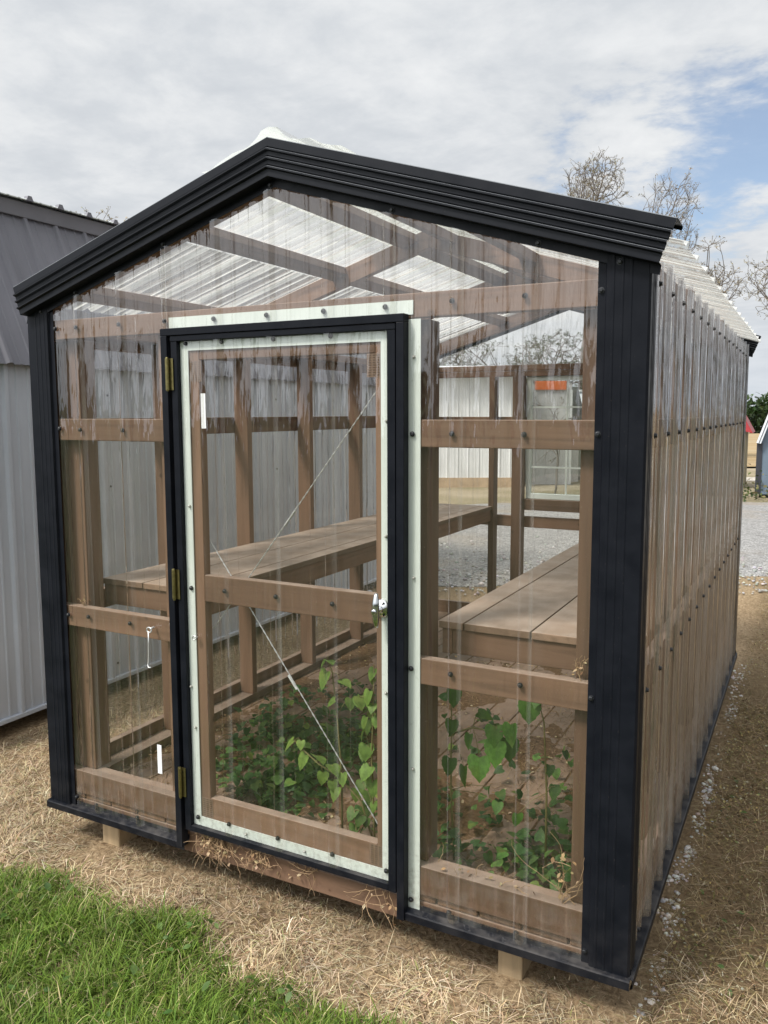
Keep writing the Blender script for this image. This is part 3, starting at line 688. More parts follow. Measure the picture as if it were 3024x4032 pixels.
# red roofed shed further back
B = empty('red_roofed_shed', (0, 0, 0), 'small shed with a red roof just showing past the greenhouse rear corner', 'shed'); place(B, 9.36, 22.5, -0.45)
local(MB().box(-0.9, 0.42, 0, 1.8, 0.0, 1.62).prism([(-0.9, 1.62), (0.42, 1.62), (-0.24, 2.9)], 0, 1.8, 'y'), 'wall', simple_mat('olive_board', (0.22, 0.19, 0.11), 0.7), B)
mb = MB().prism([(0.60, 1.55), (-0.24, 3.1), (-0.24, 2.92), (0.40, 1.60)], -0.15, 1.95, 'y'); mb.prism([(-1.08, 1.55), (-0.24, 3.1), (-0.24, 2.92), (-0.88, 1.60)], -0.15, 1.95, 'y'); local(mb, 'roof', REDM, B)
mb = MB().prism([(0.40, 1.60), (-0.24, 2.92), (-0.88, 1.60)], -0.151, -0.02, 'y'); local(mb, 'gable', REDM, B)

# ------------------------------------------------------------------ GROUND
def ground_mat():
    m, t, out = new_mat('ground_soil_and_straw')
    geo = t.new('ShaderNodeNewGeometry').outputs['Position']
    sub = t.new('ShaderNodeVectorMath', operation='SUBTRACT'); t.link(geo, sub.inputs[0]); sub.inputs[1].default_value = (CAM.x, CAM.y, 0)
    dt = t.new('ShaderNodeVectorMath', operation='DOT_PRODUCT'); t.link(sub.outputs[0], dt.inputs[0]); dt.inputs[1].default_value = (DV.x, DV.y, 0)
    s = dt.outputs['Value']
    big = t.noise(geo, 1.3, 5); fine = t.noise(geo, 45, 6, 0.7); str_ = t.noise(t.mapping(geo, (90, 14, 30), rot=(0, 0, 0.7)), 1.0, 4)
    straw = t.ramp(fine.outputs[0], [(0.30, (0.09, 0.058, 0.033)), (0.5, (0.27, 0.19, 0.11)), (0.72, (0.46, 0.35, 0.22))])
    straw = t.mix(t.maprange(str_.outputs[0], 0.5, 0.65, 0, 0.5), straw, (0.38, 0.29, 0.18))
    straw = t.mix(t.maprange(big.outputs[0], 0.45, 0.65, 0, 0.5), straw, (0.13, 0.088, 0.045))
    far = t.ramp(t.noise(t.mapping(geo, (0.4, 0.4, 1)), 1.0, 6).outputs[0], [(0.3, (0.17, 0.155, 0.08)), (0.5, (0.27, 0.225, 0.15)), (0.7, (0.36, 0.31, 0.23))])
    lawn = t.ramp(fine.outputs[0], [(0.3, (0.03, 0.036, 0.014)), (0.55, (0.06, 0.07, 0.026)), (0.75, (0.105, 0.12, 0.05))])
    rx = t.new('ShaderNodeSeparateXYZ'); t.link(geo, rx.inputs[0])
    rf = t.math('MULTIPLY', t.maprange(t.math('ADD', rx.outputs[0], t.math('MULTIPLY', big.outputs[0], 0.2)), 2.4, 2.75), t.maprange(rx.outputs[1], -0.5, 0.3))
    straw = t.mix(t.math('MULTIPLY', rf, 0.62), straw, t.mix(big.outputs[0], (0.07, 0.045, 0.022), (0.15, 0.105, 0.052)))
    c = t.mix(t.maprange(s, 7.0, 12.0), straw, far)
    spy = t.new('ShaderNodeSeparateXYZ'); t.link(geo, spy.inputs[0])
    c = t.mix(t.maprange(t.math('ADD', spy.outputs[1], t.math('MULTIPLY', big.outputs[0], 0.3)), -0.75, -0.35, 1.0, 0.0), c, lawn)
    principled(t, out, c, 0.95, 0, 0.2, t.bump(fine.outputs[0], 0.8, 0.02)); return m
def axis_pts(lim, near, step):
    P = [0.0]; d = step
    while P[-1] < lim:
        P.append(P[-1] + d)
        if P[-1] > near: d *= 1.16
    return P
ax = axis_pts(900, 12, 0.35); ax = [-v for v in ax[:0:-1]] + ax
xs = [1.2 + v for v in ax]; ys = [1.0 + v for v in ax]
V = [(x, y, terrain(x, y) + (0.02 * mnoise.noise(Vector((x * 0.35, y * 0.35, 3.0))) if abs(x - 1.2) > 4 or abs(y - 1) > 6 else 0)) for y in ys for x in xs]
nx_ = len(xs); Fq = [(j * nx_ + i, j * nx_ + i + 1, (j + 1) * nx_ + i + 1, (j + 1) * nx_ + i) for j in range(len(ys) - 1) for i in range(nx_ - 1)]
g = np_mesh('ground', np.array(V), np.array(Fq), np.zeros((0, 3), int), ground_mat(), smooth=True); g['kind'] = 'structure'

def band(name, s_edges, r0, r1, dz, mat, ragged=0.25, step=0.25):
    """strip of ground between two distances, with uneven edges"""
    sa, sb = s_edges; n = int((r1 - r0) / step); mrows = 10
    V = []; F = []
    for i in range(n + 1):
        r = r0 + (r1 - r0) * i / n
        ea = sa + ragged * (mnoise.fractal(Vector((r * 0.7, sa, 0.3)), 0.8, 2.1, 5)) * 1.2; eb = sb + ragged * (mnoise.fractal(Vector((r * 0.5, sb, 9.3)), 0.8, 2.1, 5)) * 1.5
        for j in range(mrows + 1):
            s = ea + (eb - ea) * j / mrows; x, y = rs(r, s); edge = 0.0 if 0 < j < mrows else -0.01
            V.append((x, y, terrain(x, y) + dz + edge))
    for i in range(n):
        for j in range(mrows):
            a = i * (mrows + 1) + j; F.append((a, a + mrows + 1, a + mrows + 2, a + 1))
    o = np_mesh(name, np.array(V), np.array(F), np.zeros((0, 3), int), mat, smooth=True); o['kind'] = 'structure'; return o
def gravel_mat(name, lo, hi, scale):
    m, t, out = new_mat(name); geo = t.new('ShaderNodeNewGeometry').outputs['Position']
    v = t.new('ShaderNodeTexVoronoi'); v.inputs['Scale'].default_value = scale; t.link(geo, v.inputs['Vector'])
    v2 = t.new('ShaderNodeTexVoronoi'); v2.inputs['Scale'].default_value = scale * 0.42; t.link(geo, v2.inputs['Vector'])
    sepc = t.new('ShaderNodeSeparateColor'); t.link(v.outputs['Color'], sepc.inputs[0]); sep2 = t.new('ShaderNodeSeparateColor'); t.link(v2.outputs['Color'], sep2.inputs[0])
    k = t.math('MULTIPLY_ADD', sep2.outputs[0], 0.45, t.math('MULTIPLY', sepc.outputs[0], 0.55))
    c = t.ramp(k, [(0.15, lo), (0.85, hi)])
    c = t.mix(t.maprange(v.outputs['Distance'], 0.35, 0.75, 0, 0.6), c, tuple(q * 0.4 for q in lo))
    pn = t.noise(t.mapping(geo, (0.5, 0.5, 1)), 1.2, 6); c = t.mix(t.maprange(pn.outputs[0], 0.5, 0.7, 0, 0.5), c, (0.26, 0.21, 0.15))
    principled(t, out, c, 0.9, 0, 0.3, t.bump(v.outputs['Distance'], 0.6, 0.02)); return m
band('gravel_road', (8.9, 18.2), -30, 30, 0.016, gravel_mat('grey_gravel', (0.19, 0.185, 0.18), (0.43, 0.425, 0.41), 48), 0.55)
band('path', (25.8, 28.0), 8.2, 40, 0.02, gravel_mat('pale_path', (0.42, 0.38, 0.33), (0.6, 0.56, 0.5), 12), 0.3, 0.5)
def field_mat():
    m, t, out = new_mat('stubble_field'); geo = t.new('ShaderNodeNewGeometry').outputs['Position']
    n = t.noise(t.mapping(geo, (0.10, 0.8, 1), rot=(0, 0, TH)), 1.0, 7, 0.65); n2 = t.noise(geo, 0.06, 4)
    c = t.ramp(n.outputs[0], [(0.3, (0.20, 0.145, 0.075)), (0.5, (0.30, 0.22, 0.12)), (0.7, (0.42, 0.33, 0.21))]); c = t.mix(t.maprange(n2.outputs[0], 0.45, 0.65, 0, 0.5), c, (0.36, 0.30, 0.20))
    principled(t, out, c, 0.95, 0, 0.1); return m
band('field', (34, 346), -300, 400, 0.08, field_mat(), 1.5, 4.0)

# ------------------------------------------------------------------ VEGETATION
def tint_mat(name, rough=0.7, trans=0.25, spec=0.25):
    m, t, out = new_mat(name); at = t.new('ShaderNodeAttribute', attribute_name='tint')
    p = t.new('ShaderNodeBsdfPrincipled'); p.inputs['Roughness'].default_value = rough; p.inputs['Specular IOR Level'].default_value = spec; t.link(at.outputs['Color'], p.inputs['Base Color'])
    tl = t.new('ShaderNodeBsdfTranslucent'); t.link(at.outputs['Color'], tl.inputs[0])
    mx = t.new('ShaderNodeMixShader'); mx.inputs[0].default_value = trans; t.link(p.outputs[0], mx.inputs[1]); t.link(tl.outputs[0], mx.inputs[2]); t.link(mx.outputs[0], out.inputs[0]); return m
BLADE = tint_mat('grass_blade', 0.55, 0.3, 0.2); STRAW = tint_mat('straw_blade', 0.8, 0.15, 0.15); LEAF = tint_mat('leaf_surface', 0.55, 0.3, 0.3)
_t = NT(LEAF.node_tree); _p = [n for n in LEAF.node_tree.nodes if n.type == 'BSDF_PRINCIPLED'][0]; _a = [n for n in LEAF.node_tree.nodes if n.type == 'ATTRIBUTE'][0]
_g = _t.new('ShaderNodeNewGeometry'); _n = _t.noise(_g.outputs['Position'], 70, 4, 0.6); _n2 = _t.noise(_g.outputs['Position'], 11, 3)
_c = _t.mix(_t.maprange(_n.outputs[0], 0.35, 0.65, 0.0, 0.45), _a.outputs['Color'], (0.02, 0.045, 0.012)); _c = _t.mix(_t.maprange(_n2.outputs[0], 0.55, 0.75, 0.0, 0.35), _c, (0.25, 0.26, 0.06))
_t.link(_c, _p.inputs['Base Color'])

def blades(name, xy, h, lean, width, cols, mat, base_z=None, curl=0.5, kind='stuff', cat=None, label=None, heading=None, lift=0.0):
    n = len(xy); a = rng.uniform(0, 2 * np.pi, n) if heading is None else heading
    z0 = np.array([terrain(x, y) for x, y in xy]) if base_z is None else np.full(n, base_z)
    if np.ndim(lift): z0 = z0 + lift
    d = np.stack([np.cos(a), np.sin(a)], 1); sd = np.stack([-np.sin(a), np.cos(a)], 1)
    fa = rng.uniform(-0.9, 0.9, n); sd = np.stack([np.cos(fa) * sd[:, 0] - np.sin(fa) * sd[:, 1], np.sin(fa) * sd[:, 0] + np.cos(fa) * sd[:, 1]], 1)
    ts = np.array([0, 0.45, 0.8, 1.0]); ws = np.array([1.0, 0.85, 0.55, 0.0])
    V = np.zeros((n, 7, 3)); C = np.zeros((n, 7, 3)); k = 0
    for i, (tt, w) in enumerate(zip(ts, ws)):
        el = lean - curl * tt * 0.8
        hor = h * tt * np.cos(np.clip(el, -0.25, 1.57)); ver = h * tt * np.sin(np.clip(el, -0.1, 1.57))
        c = np.stack([xy[:, 0] + d[:, 0] * hor, xy[:, 1] + d[:, 1] * hor, z0 + ver], 1)
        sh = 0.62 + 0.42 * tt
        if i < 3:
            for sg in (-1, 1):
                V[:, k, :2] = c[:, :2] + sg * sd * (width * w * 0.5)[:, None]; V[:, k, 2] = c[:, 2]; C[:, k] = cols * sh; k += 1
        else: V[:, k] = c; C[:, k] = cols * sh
    b = np.arange(n)[:, None] * 7
    q = np.concatenate([b + np.array([0, 1, 3, 2]), b + np.array([2, 3, 5, 4])]); tr = b + np.array([4, 5, 6])
    o = np_mesh(name, V.reshape(-1, 3), q, tr, mat, C.reshape(-1, 3)); tag(o, label, cat, None, kind); return o

def palette(n, cs, w=None, jit=0.18):
    cs = np.array(cs); i = rng.choice(len(cs), n, p=w); c = cs[i] * (1 + rng.normal(0, jit, (n, 1))); return np.clip(c * (1 + rng.normal(0, 0.05, (n, 3))), 0.004, 0.9)

def fbm(x, y, f, seed): return np.array([mnoise.fractal(Vector((a * f, b * f, seed)), 0.9, 2.0, 4) for a, b in zip(x, y)])
BX = np.array([-6, -0.02, 0.24, 0.65, 0.97, 1.28, 1.54, 1.86, 2.3, 7]); BY = np.array([-0.55, -0.27, -0.19, -0.18, -0.12, -0.30, -0.29, -0.27, -0.26, -0.6])
def green_edge(x, y): return np.interp(x, BX, BY) - y + 0.07 * fbm(x, y, 3.0, 5.0)     # >0 = inside the lawn

# green lawn
def scatter(n, x0, x1, y0, y1): return np.stack([rng.uniform(x0, x1, n), rng.uniform(y0, y1, n)], 1)
P = np.concatenate([scatter(205000, -0.6, 3.2, -1.45, 0.0), scatter(26000, -3.5, 6.0, -4.5, -1.45), scatter(9000, -3.5, -0.6, -1.45, 0)])
e = green_edge(P[:, 0], P[:, 1]); keep = rng.uniform(0, 1, len(P)) < np.clip(e / 0.16 + 0.12, 0, 1) ** 1.3
clump = fbm(P[:, 0], P[:, 1], 5.0, 1.0); keep &= rng.uniform(0, 1, len(P)) < np.clip(0.8 + 0.6 * clump, 0.4, 1)
P = P[keep]; e = e[keep]; cl = clump[keep]; n = len(P)
tone = fbm(P[:, 0], P[:, 1], 2.2, 8.0)
C = palette(n, [(0.135, 0.215, 0.030), (0.095, 0.165, 0.022), (0.19, 0.27, 0.045), (0.28, 0.31, 0.10), (0.48, 0.41, 0.22)], [0.36, 0.26, 0.24, 0.09, 0.05])
C *= (1 + 0.35 * tone)[:, None]
H = rng.gamma(6, 0.0092, n) * np.clip(0.55 + e * 2.2, 0.55, 1.15) * (1 + 0.3 * cl)
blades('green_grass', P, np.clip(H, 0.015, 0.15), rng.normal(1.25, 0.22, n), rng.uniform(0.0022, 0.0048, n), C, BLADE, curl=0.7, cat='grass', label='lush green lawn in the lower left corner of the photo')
# dry straw band
P = np.concatenate([scatter(70000, -0.8, 3.3, -0.75, 0.42), scatter(34000, -1.6, 0.05, -0.45, 1.6), scatter(9000, -1.3, -0.02, 1.6, 3.9), scatter(9000, -3.5, 6, -4.5, -0.75)])
e = green_edge(P[:, 0], P[:, 1]); under = (P[:, 0] > 0.1) & (P[:, 0] < 2.4) & (P[:, 1] > 0.15)
right = np.clip((P[:, 0] - 2.15) / 0.4, 0, 1) * np.clip((P[:, 1] + 0.3) / 0.3, 0, 1)
keep = (rng.uniform(0, 1, len(P)) < np.clip(1 - e / 0.15, 0.10, 1) * (1 - 0.7 * right)) & ~under & (rng.uniform(0, 1, len(P)) < np.clip(0.7 + fbm(P[:, 0], P[:, 1], 4.0, 2.0), 0.25, 1))
keep &= (P[:, 0] > -1.08) | (P[:, 1] < 0.2)
keep &= ~((P[:, 1] > -0.05) & (P[:, 1] < 0.2) & (((P[:, 0] > 0.19) & (P[:, 0] < 0.34)) | ((P[:, 0] > 1.98) & (P[:, 0] < 2.14))))
P = P[keep]; n = len(P)
C = palette(n, [(0.66, 0.53, 0.345), (0.54, 0.41, 0.25), (0.76, 0.64, 0.45), (0.34, 0.23, 0.13), (0.15, 0.095, 0.055), (0.30, 0.31, 0.12)], [0.33, 0.25, 0.16, 0.15, 0.08, 0.03])
C *= (1 + 0.35 * fbm(P[:, 0], P[:, 1], 3.5, 4.0))[:, None]
dark = np.clip((P[:, 1] + 0.06) / 0.10, 0, 1) * (P[:, 0] > 0) * (P[:, 0] < 2.45); C *= (1 - 0.3 * dark)[:, None]  # straw darkened along the greenhouse foot, shade put into its colour
stand = rng.uniform(0, 1, n) < np.clip(0.35 + 0.8 * fbm(P[:, 0], P[:, 1], 4.0, 12.0), 0.05, 0.85)
lean = np.where(stand, rng.normal(0.85, 0.3, n), rng.normal(0.10, 0.12, n)); hh = np.where(stand, rng.gamma(5, 0.008, n), rng.gamma(4, 0.018, n))
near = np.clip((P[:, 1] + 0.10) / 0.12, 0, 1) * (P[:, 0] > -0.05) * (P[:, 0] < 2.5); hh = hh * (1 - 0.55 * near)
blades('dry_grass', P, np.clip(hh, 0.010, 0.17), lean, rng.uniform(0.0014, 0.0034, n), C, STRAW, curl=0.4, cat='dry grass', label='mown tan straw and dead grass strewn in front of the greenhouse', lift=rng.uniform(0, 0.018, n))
# leaflets generator
def leaflets(name, P, z, size, C, mat, kind='stuff', cat=None, label=None, heart=False, pitch=None, parent=None, head=None, droop=0.25):
    n = len(P); a = rng.uniform(0, 2 * np.pi, n) if head is None else head; pt = rng.normal(0.0, 0.45, n) if pitch is None else pitch; rl = rng.normal(0, 0.35, n)
    if heart: sh = np.array([(0, 0.0), (-0.10, 0.22), (-0.10, 0.36), (0.04, 0.47), (0.16, 0.455), (0.22, 0.49), (0.36, 0.42), (0.44, 0.435), (0.60, 0.30), (0.68, 0.29), (0.84, 0.12), (1.0, 0.0)])
    else: sh = np.array([(0, 0.0), (0.12, 0.16), (0.3, 0.27), (0.5, 0.30), (0.7, 0.22), (0.86, 0.10), (1.0, 0.0)])
    m = len(sh); mid = sh[1:-1]
    L3 = []
    spine = [(max(0.0, s_[0]), 0.0) for s_ in sh]
    loc = []
    for s_, sp in zip(sh, spine): loc.append((s_[0], s_[1], 0.10 * s_[1]))
    for s_, sp in zip(mid, spine[1:-1]): loc.append((s_[0], -s_[1], 0.10 * s_[1]))
    for s_ in mid: loc.append((max(s_[0], 0.02), 0.0, -0.02))
    loc = np.array(loc); loc[:, 2] -= droop * loc[:, 0] ** 2
    x, y, zz = loc[:, 0], loc[:, 1], loc[:, 2]
    X_ = x[None] * size[:, None]; Y_ = y[None] * size[:, None]; Z_ = zz[None] * size[:, None]
    y1 = Y_ * np.cos(rl)[:, None] - Z_ * np.sin(rl)[:, None]; z1 = Y_ * np.sin(rl)[:, None] + Z_ * np.cos(rl)[:, None]
    x2 = X_ * np.cos(pt)[:, None] - z1 * np.sin(pt)[:, None]; z2 = X_ * np.sin(pt)[:, None] + z1 * np.cos(pt)[:, None]
    V = np.zeros((n, len(loc), 3)); V[:, :, 0] = P[:, 0:1] + x2 * np.cos(a)[:, None] - y1 * np.sin(a)[:, None]; V[:, :, 1] = P[:, 1:2] + x2 * np.sin(a)[:, None] + y1 * np.cos(a)[:, None]; V[:, :, 2] = z[:, None] + z2
    Lft = [0] + list(range(1, m - 1)) + [m - 1]; Rgt = [0] + list(range(m, m + m - 2)) + [m - 1]; Cn = [0] + list(range(2 * m - 2, 3 * m - 4)) + [m - 1]
    q = []; tr = []
    for S, flip in ((Lft, 0), (Rgt, 1)):
        for i in range(m - 1):
            A, B_, C_, D = Cn[i], Cn[i + 1], S[i + 1], S[i]
            f = [A, B_, C_, D]; f = list(dict.fromkeys(f))
            if flip: f = f[::-1]
            (q if len(f) == 4 else tr).append(f)
    b = np.arange(n)[:, None, None] * len(loc)
    Q = (b + np.array(q)[None]).reshape(-1, 4); T = (b + np.array(tr)[None]).reshape(-1, 3)
    shade = 0.85 + 0.25 * np.abs(y) / 0.5
    Cc = np.clip(C[:, None, :] * shade[None, :, None], 0, 1)
    o = np_mesh(name, V.reshape(-1, 3), Q, T, mat, Cc.reshape(-1, 3), parent, smooth=True)
    if parent is None: tag(o, label, cat, None, kind)
    return o
# brown-gold low weeds on the right
P = np.concatenate([scatter(52000, 2.3, 4.3, -0.7, 3.2), scatter(26000, 2.3, 4.8, 3.2, 7.2)])
f1 = fbm(P[:, 0], P[:, 1], 3.2, 21.0); keep = (rng.uniform(0, 1, len(P)) < np.clip(0.55 + 0.9 * f1, 0.12, 1)) & ((P[:, 0] > 2.50) | (P[:, 1] < -0.1)) & (green_edge(P[:, 0], P[:, 1]) < 0.05)
keep &= rng.uniform(0, 1, len(P)) < np.clip((P[:, 0] - 2.2) * 2.0 + (P[:, 1] + 0.1), 0.05, 1)
P = P[keep]; f1 = f1[keep]; n = len(P)
C = palette(n, [(0.32, 0.245, 0.11), (0.24, 0.17, 0.085), (0.38, 0.30, 0.13), (0.14, 0.095, 0.055), (0.46, 0.38, 0.25), (0.18, 0.185, 0.07)], [0.26, 0.25, 0.18, 0.15, 0.10, 0.06]); C *= (0.86 + 0.55 * fbm(P[:, 0], P[:, 1], 1.9, 33.0))[:, None]
leaflets('low_weeds', P, -0.148 + np.abs(rng.normal(0.004, 0.014, n)) * np.clip(1 + 1.2 * f1, 0.3, 2.2) - 0.0215 * 0 + np.array([terrain(x, y) + 0.15 for x, y in P]), rng.uniform(0.006, 0.016, n), np.clip(C, 0.01, 0.40), STRAW, cat='weeds', label='brown and gold low weeds on the ground right of the greenhouse')
P = np.concatenate([scatter(44000, 2.3, 4.3, -0.7, 3.2), scatter(26000, 2.3, 4.8, 3.2, 8.5)])
keep = ((P[:, 0] > 2.46) | (P[:, 1] < -0.05)) & (green_edge(P[:, 0], P[:, 1]) < 0.05); P = P[keep]; n = len(P)
C = palette(n, [(0.40, 0.30, 0.165), (0.27, 0.185, 0.095), (0.54, 0.43, 0.27), (0.14, 0.09, 0.048), (0.22, 0.20, 0.07)], [0.3, 0.28, 0.16, 0.2, 0.06])
blades('dead_stems', P, np.clip(rng.gamma(4, 0.014, n), 0.01, 0.13), np.abs(rng.normal(0.2, 0.3, n)), rng.uniform(0.0012, 0.0026, n), C, STRAW, curl=0.3, cat='dead stems', label='thin dead stems lying among weeds right of the greenhouse', lift=rng.uniform(0, 0.02, n))
# scattered clover-like plants in the lawn and the straw
P = np.concatenate([scatter(420, -0.4, 2.6, -1.2, -0.2), scatter(110, 2.55, 3.4, -0.3, 3.0)]); P = P[(green_edge(P[:, 0], P[:, 1]) > 0.05) | (P[:, 1] > -0.1)]; n = len(P)
leaflets('broad_weeds', P, np.full(n, -0.135) + rng.uniform(0, 0.06, n) * (P[:, 1] < -0.2), rng.uniform(0.018, 0.042, n), palette(n, [(0.075, 0.15, 0.03), (0.12, 0.2, 0.05), (0.22, 0.2, 0.06)], [0.5, 0.35, 0.15]), LEAF, cat='weeds', label='small broad green weed leaves dotted through the grass')

# pebbles along the drip line
bm = bmesh.new(); bmesh.ops.create_icosphere(bm, subdivisions=2, radius=1.0); ico_v = np.array([v.co[:] for v in bm.verts]); ico_f = np.array([[v.index for v in f.verts] for f in bm.faces]); bm.free()
def pebbles(name, P, size, C, mat, label):
    n = len(P); m = len(ico_v); V = np.zeros((n, m, 3))
    for i in range(n):
        S = size[i] * rng.uniform(0.65, 1.2, 3) * np.array([1, 1, 0.7]); a = rng.uniform(0, 6.28); c, s_ = math.cos(a), math.sin(a)
        k = rng.uniform(-1, 1, 3); lump = 1 + 0.16 * np.sin(ico_v @ (k * 3.0) + rng.uniform(0, 6)) + 0.08 * np.sin(ico_v @ (rng.uniform(-1, 1, 3) * 6))
        q = ico_v * S * lump[:, None]; V[i, :, 0] = P[i, 0] + q[:, 0] * c - q[:, 1] * s_; V[i, :, 1] = P[i, 1] + q[:, 0] * s_ + q[:, 1] * c; V[i, :, 2] = P[i, 2] + q[:, 2] + size[i] * 0.3
    T = (np.arange(n)[:, None, None] * m + ico_f[None]).reshape(-1, 3)
    o = np_mesh(name, V.reshape(-1, 3), np.zeros((0, 4), int), T, mat, np.repeat(C, m, 0), smooth=True); tag(o, label, 'pebbles', None, 'stuff')
yy = np.concatenate([rng.uniform(-0.15, 4.0, 900), rng.normal(0.95, 0.25, 620), rng.normal(1.9, 0.5, 420)]); xx = 2.474 + rng.normal(0, 0.019, len(yy)) + 0.012 * np.sin(yy * 5)
dens = np.clip(0.50 + 1.4 * fbm(xx * 0 + 1, yy, 2.3, 40.0), 0.04, 1) * np.clip((yy + 0.35) / 0.8, 0.2, 1); kp = rng.uniform(0, 1, len(yy)) < dens; xx, yy = xx[kp], yy[kp]; n = len(xx)
pebbles('white_pebbles', np.stack([xx, yy, np.full(n, -0.152)], 1), rng.gamma(5, 0.0009, n) + 0.0020, palette(n, [(0.44, 0.415, 0.385), (0.54, 0.525, 0.50), (0.30, 0.26, 0.22), (0.38, 0.30, 0.23)], [0.4, 0.3, 0.18, 0.12], 0.1), tint_mat('pebble_stone', 0.8, 0.0, 0.3), 'line of small white stones along the right foot of the greenhouse')
# stones on the near edge of the gravel road
pts = []
while len(pts) < 2600:
    r = rng.uniform(-4.5, 4.5); s = 8.0 + abs(rng.normal(0, 1.6)); x, y = rs(r, s)
    if -1.3 < x < 2.6 and y < 3.9: continue
    pts.append((x, y, terrain(x, y) + 0.014))
P = np.array(pts); n = len(P)
pebbles('loose_gravel', P, rng.gamma(5, 0.0020, n) + 0.004, palette(n, [(0.33, 0.325, 0.31), (0.44, 0.435, 0.42), (0.24, 0.22, 0.20)], [0.45, 0.3, 0.25], 0.1), bpy.data.materials['pebble_stone'], 'loose grey stones at the near edge of the gravel lot')

# inside the greenhouse: litter and ground ivy
P = scatter(26000, 0.1, 2.34, 0.10, 3.4); keep = rng.uniform(0, 1, len(P)) < np.clip(0.42 + 0.9 * fbm(P[:, 0], P[:, 1], 2.6, 50.0) + 0.35 * (P[:, 1] < 0.4), 0.03, 1) * np.clip(1.3 - P[:, 1] * 0.35, 0.1, 1)
P = P[keep]; n = len(P)
blades('straw_litter', P, np.clip(rng.gamma(4, 0.014, n), 0.01, 0.14), np.abs(rng.normal(0.12, 0.16, n)), rng.uniform(0.0014, 0.003, n), palette(n, [(0.33, 0.20, 0.105), (0.20, 0.115, 0.06), (0.46, 0.32, 0.19), (0.11, 0.06, 0.032)]), STRAW, base_z=0.085, curl=0.2, cat='litter', label='dry straw and debris scattered on the plank floor inside')
P = scatter(5200, 0.1, 2.34, 0.10, 2.8); keep = rng.uniform(0, 1, len(P)) < np.clip(0.25 + 0.9 * fbm(P[:, 0], P[:, 1], 3.0, 58.0), 0.02, 0.9); P = P[keep]; n = len(P)
leaflets('dead_leaves', P, rng.uniform(0.086, 0.098, n), rng.uniform(0.008, 0.022, n), palette(n, [(0.42, 0.30, 0.16), (0.30, 0.19, 0.10), (0.52, 0.42, 0.27)]), STRAW, cat='dead leaves', label='small curled dead leaves on the greenhouse floor')
def patch(cx, cy, rx, ry, n): 
    a = rng.uniform(0, 6.283, n); q = np.sqrt(rng.uniform(0, 1, n)) ** 0.9; return np.stack([cx + rx * q * np.cos(a), cy + ry * q * np.sin(a)], 1)
P = np.concatenate([patch(0.74, 0.74, 0.34, 0.44, 720), patch(0.60, 1.25, 0.30, 0.42, 330), patch(0.98, 0.34, 0.22, 0.16, 260), patch(1.02, 0.85, 0.22, 0.42, 330), patch(1.45, 0.5, 0.18, 0.30, 170), patch(1.3, 1.2, 0.25, 0.4, 120), patch(2.00, 0.25, 0.30, 0.12, 220), patch(2.12, 0.40, 0.18, 0.22, 170), patch(1.74, 0.45, 0.12, 0.30, 90), patch(1.95, 0.9, 0.22, 0.32, 70), patch(0.45, 0.45, 0.2, 0.15, 30)])
kp = rng.uniform(0, 1, len(P)) < np.clip(0.62 + 1.3 * fbm(P[:, 0], P[:, 1], 5.0, 61.0), 0.06, 1); P = P[kp]; P[:, 0] = np.clip(P[:, 0], 0.08, 2.36); P[:, 1] = np.clip(P[:, 1], 0.11, 3.4); n = len(P)
C = palette(n, [(0.050, 0.110, 0.036), (0.072, 0.150, 0.042), (0.115, 0.210, 0.048), (0.21, 0.29, 0.06)], [0.38, 0.34, 0.22, 0.06])
leaflets('ground_ivy', P, 0.095 + rng.gamma(2.0, 0.022, n), rng.uniform(0.022, 0.050, n), C, LEAF, cat='ground cover', label='dark green creeping ivy-like leaves spreading over the floor', heart=True)

# trodden soil lying over the planks and in their gaps
SOIL = None
def soil_mat():
    m, t, out = new_mat('brown_soil'); geo = t.new('ShaderNodeNewGeometry').outputs['Position']; f = t.noise(geo, 60, 6, 0.7); b = t.noise(geo, 5, 4)
    c = t.ramp(f.outputs[0], [(0.3, (0.055, 0.030, 0.016)), (0.5, (0.135, 0.078, 0.043)), (0.72, (0.24, 0.155, 0.092))]); c = t.mix(t.maprange(b.outputs[0], 0.4, 0.65, 0, 0.5), c, (0.16, 0.098, 0.058))
    principled(t, out, c, 0.95, 0, 0.15, t.bump(f.outputs[0], 0.7, 0.01)); return m
nxs, nys = 150, 210; gx = np.linspace(0.055, 2.385, nxs); gy = np.linspace(0.095, 3.50, nys)
V = np.array([(x, y, 0.0795 + 0.010 * mnoise.fractal(Vector((x * 2.4, y * 2.4, 50.0)), 0.8, 2.1, 6) + 0.0030 * max(0.0, 1 - y / 2.2) - 0.004 * max(0.0, 1 - (y - 0.09) / 0.25)) for y in gy for x in gx])
Fq = np.array([(j * nxs + i, j * nxs + i + 1, (j + 1) * nxs + i + 1, (j + 1) * nxs + i) for j in range(nys - 1) for i in range(nxs - 1)])
o = np_mesh('soil', V, Fq, np.zeros((0, 3), int), soil_mat(), smooth=True); tag(o, 'thin brown soil covering parts of the plank floor inside', 'soil', None, 'stuff')

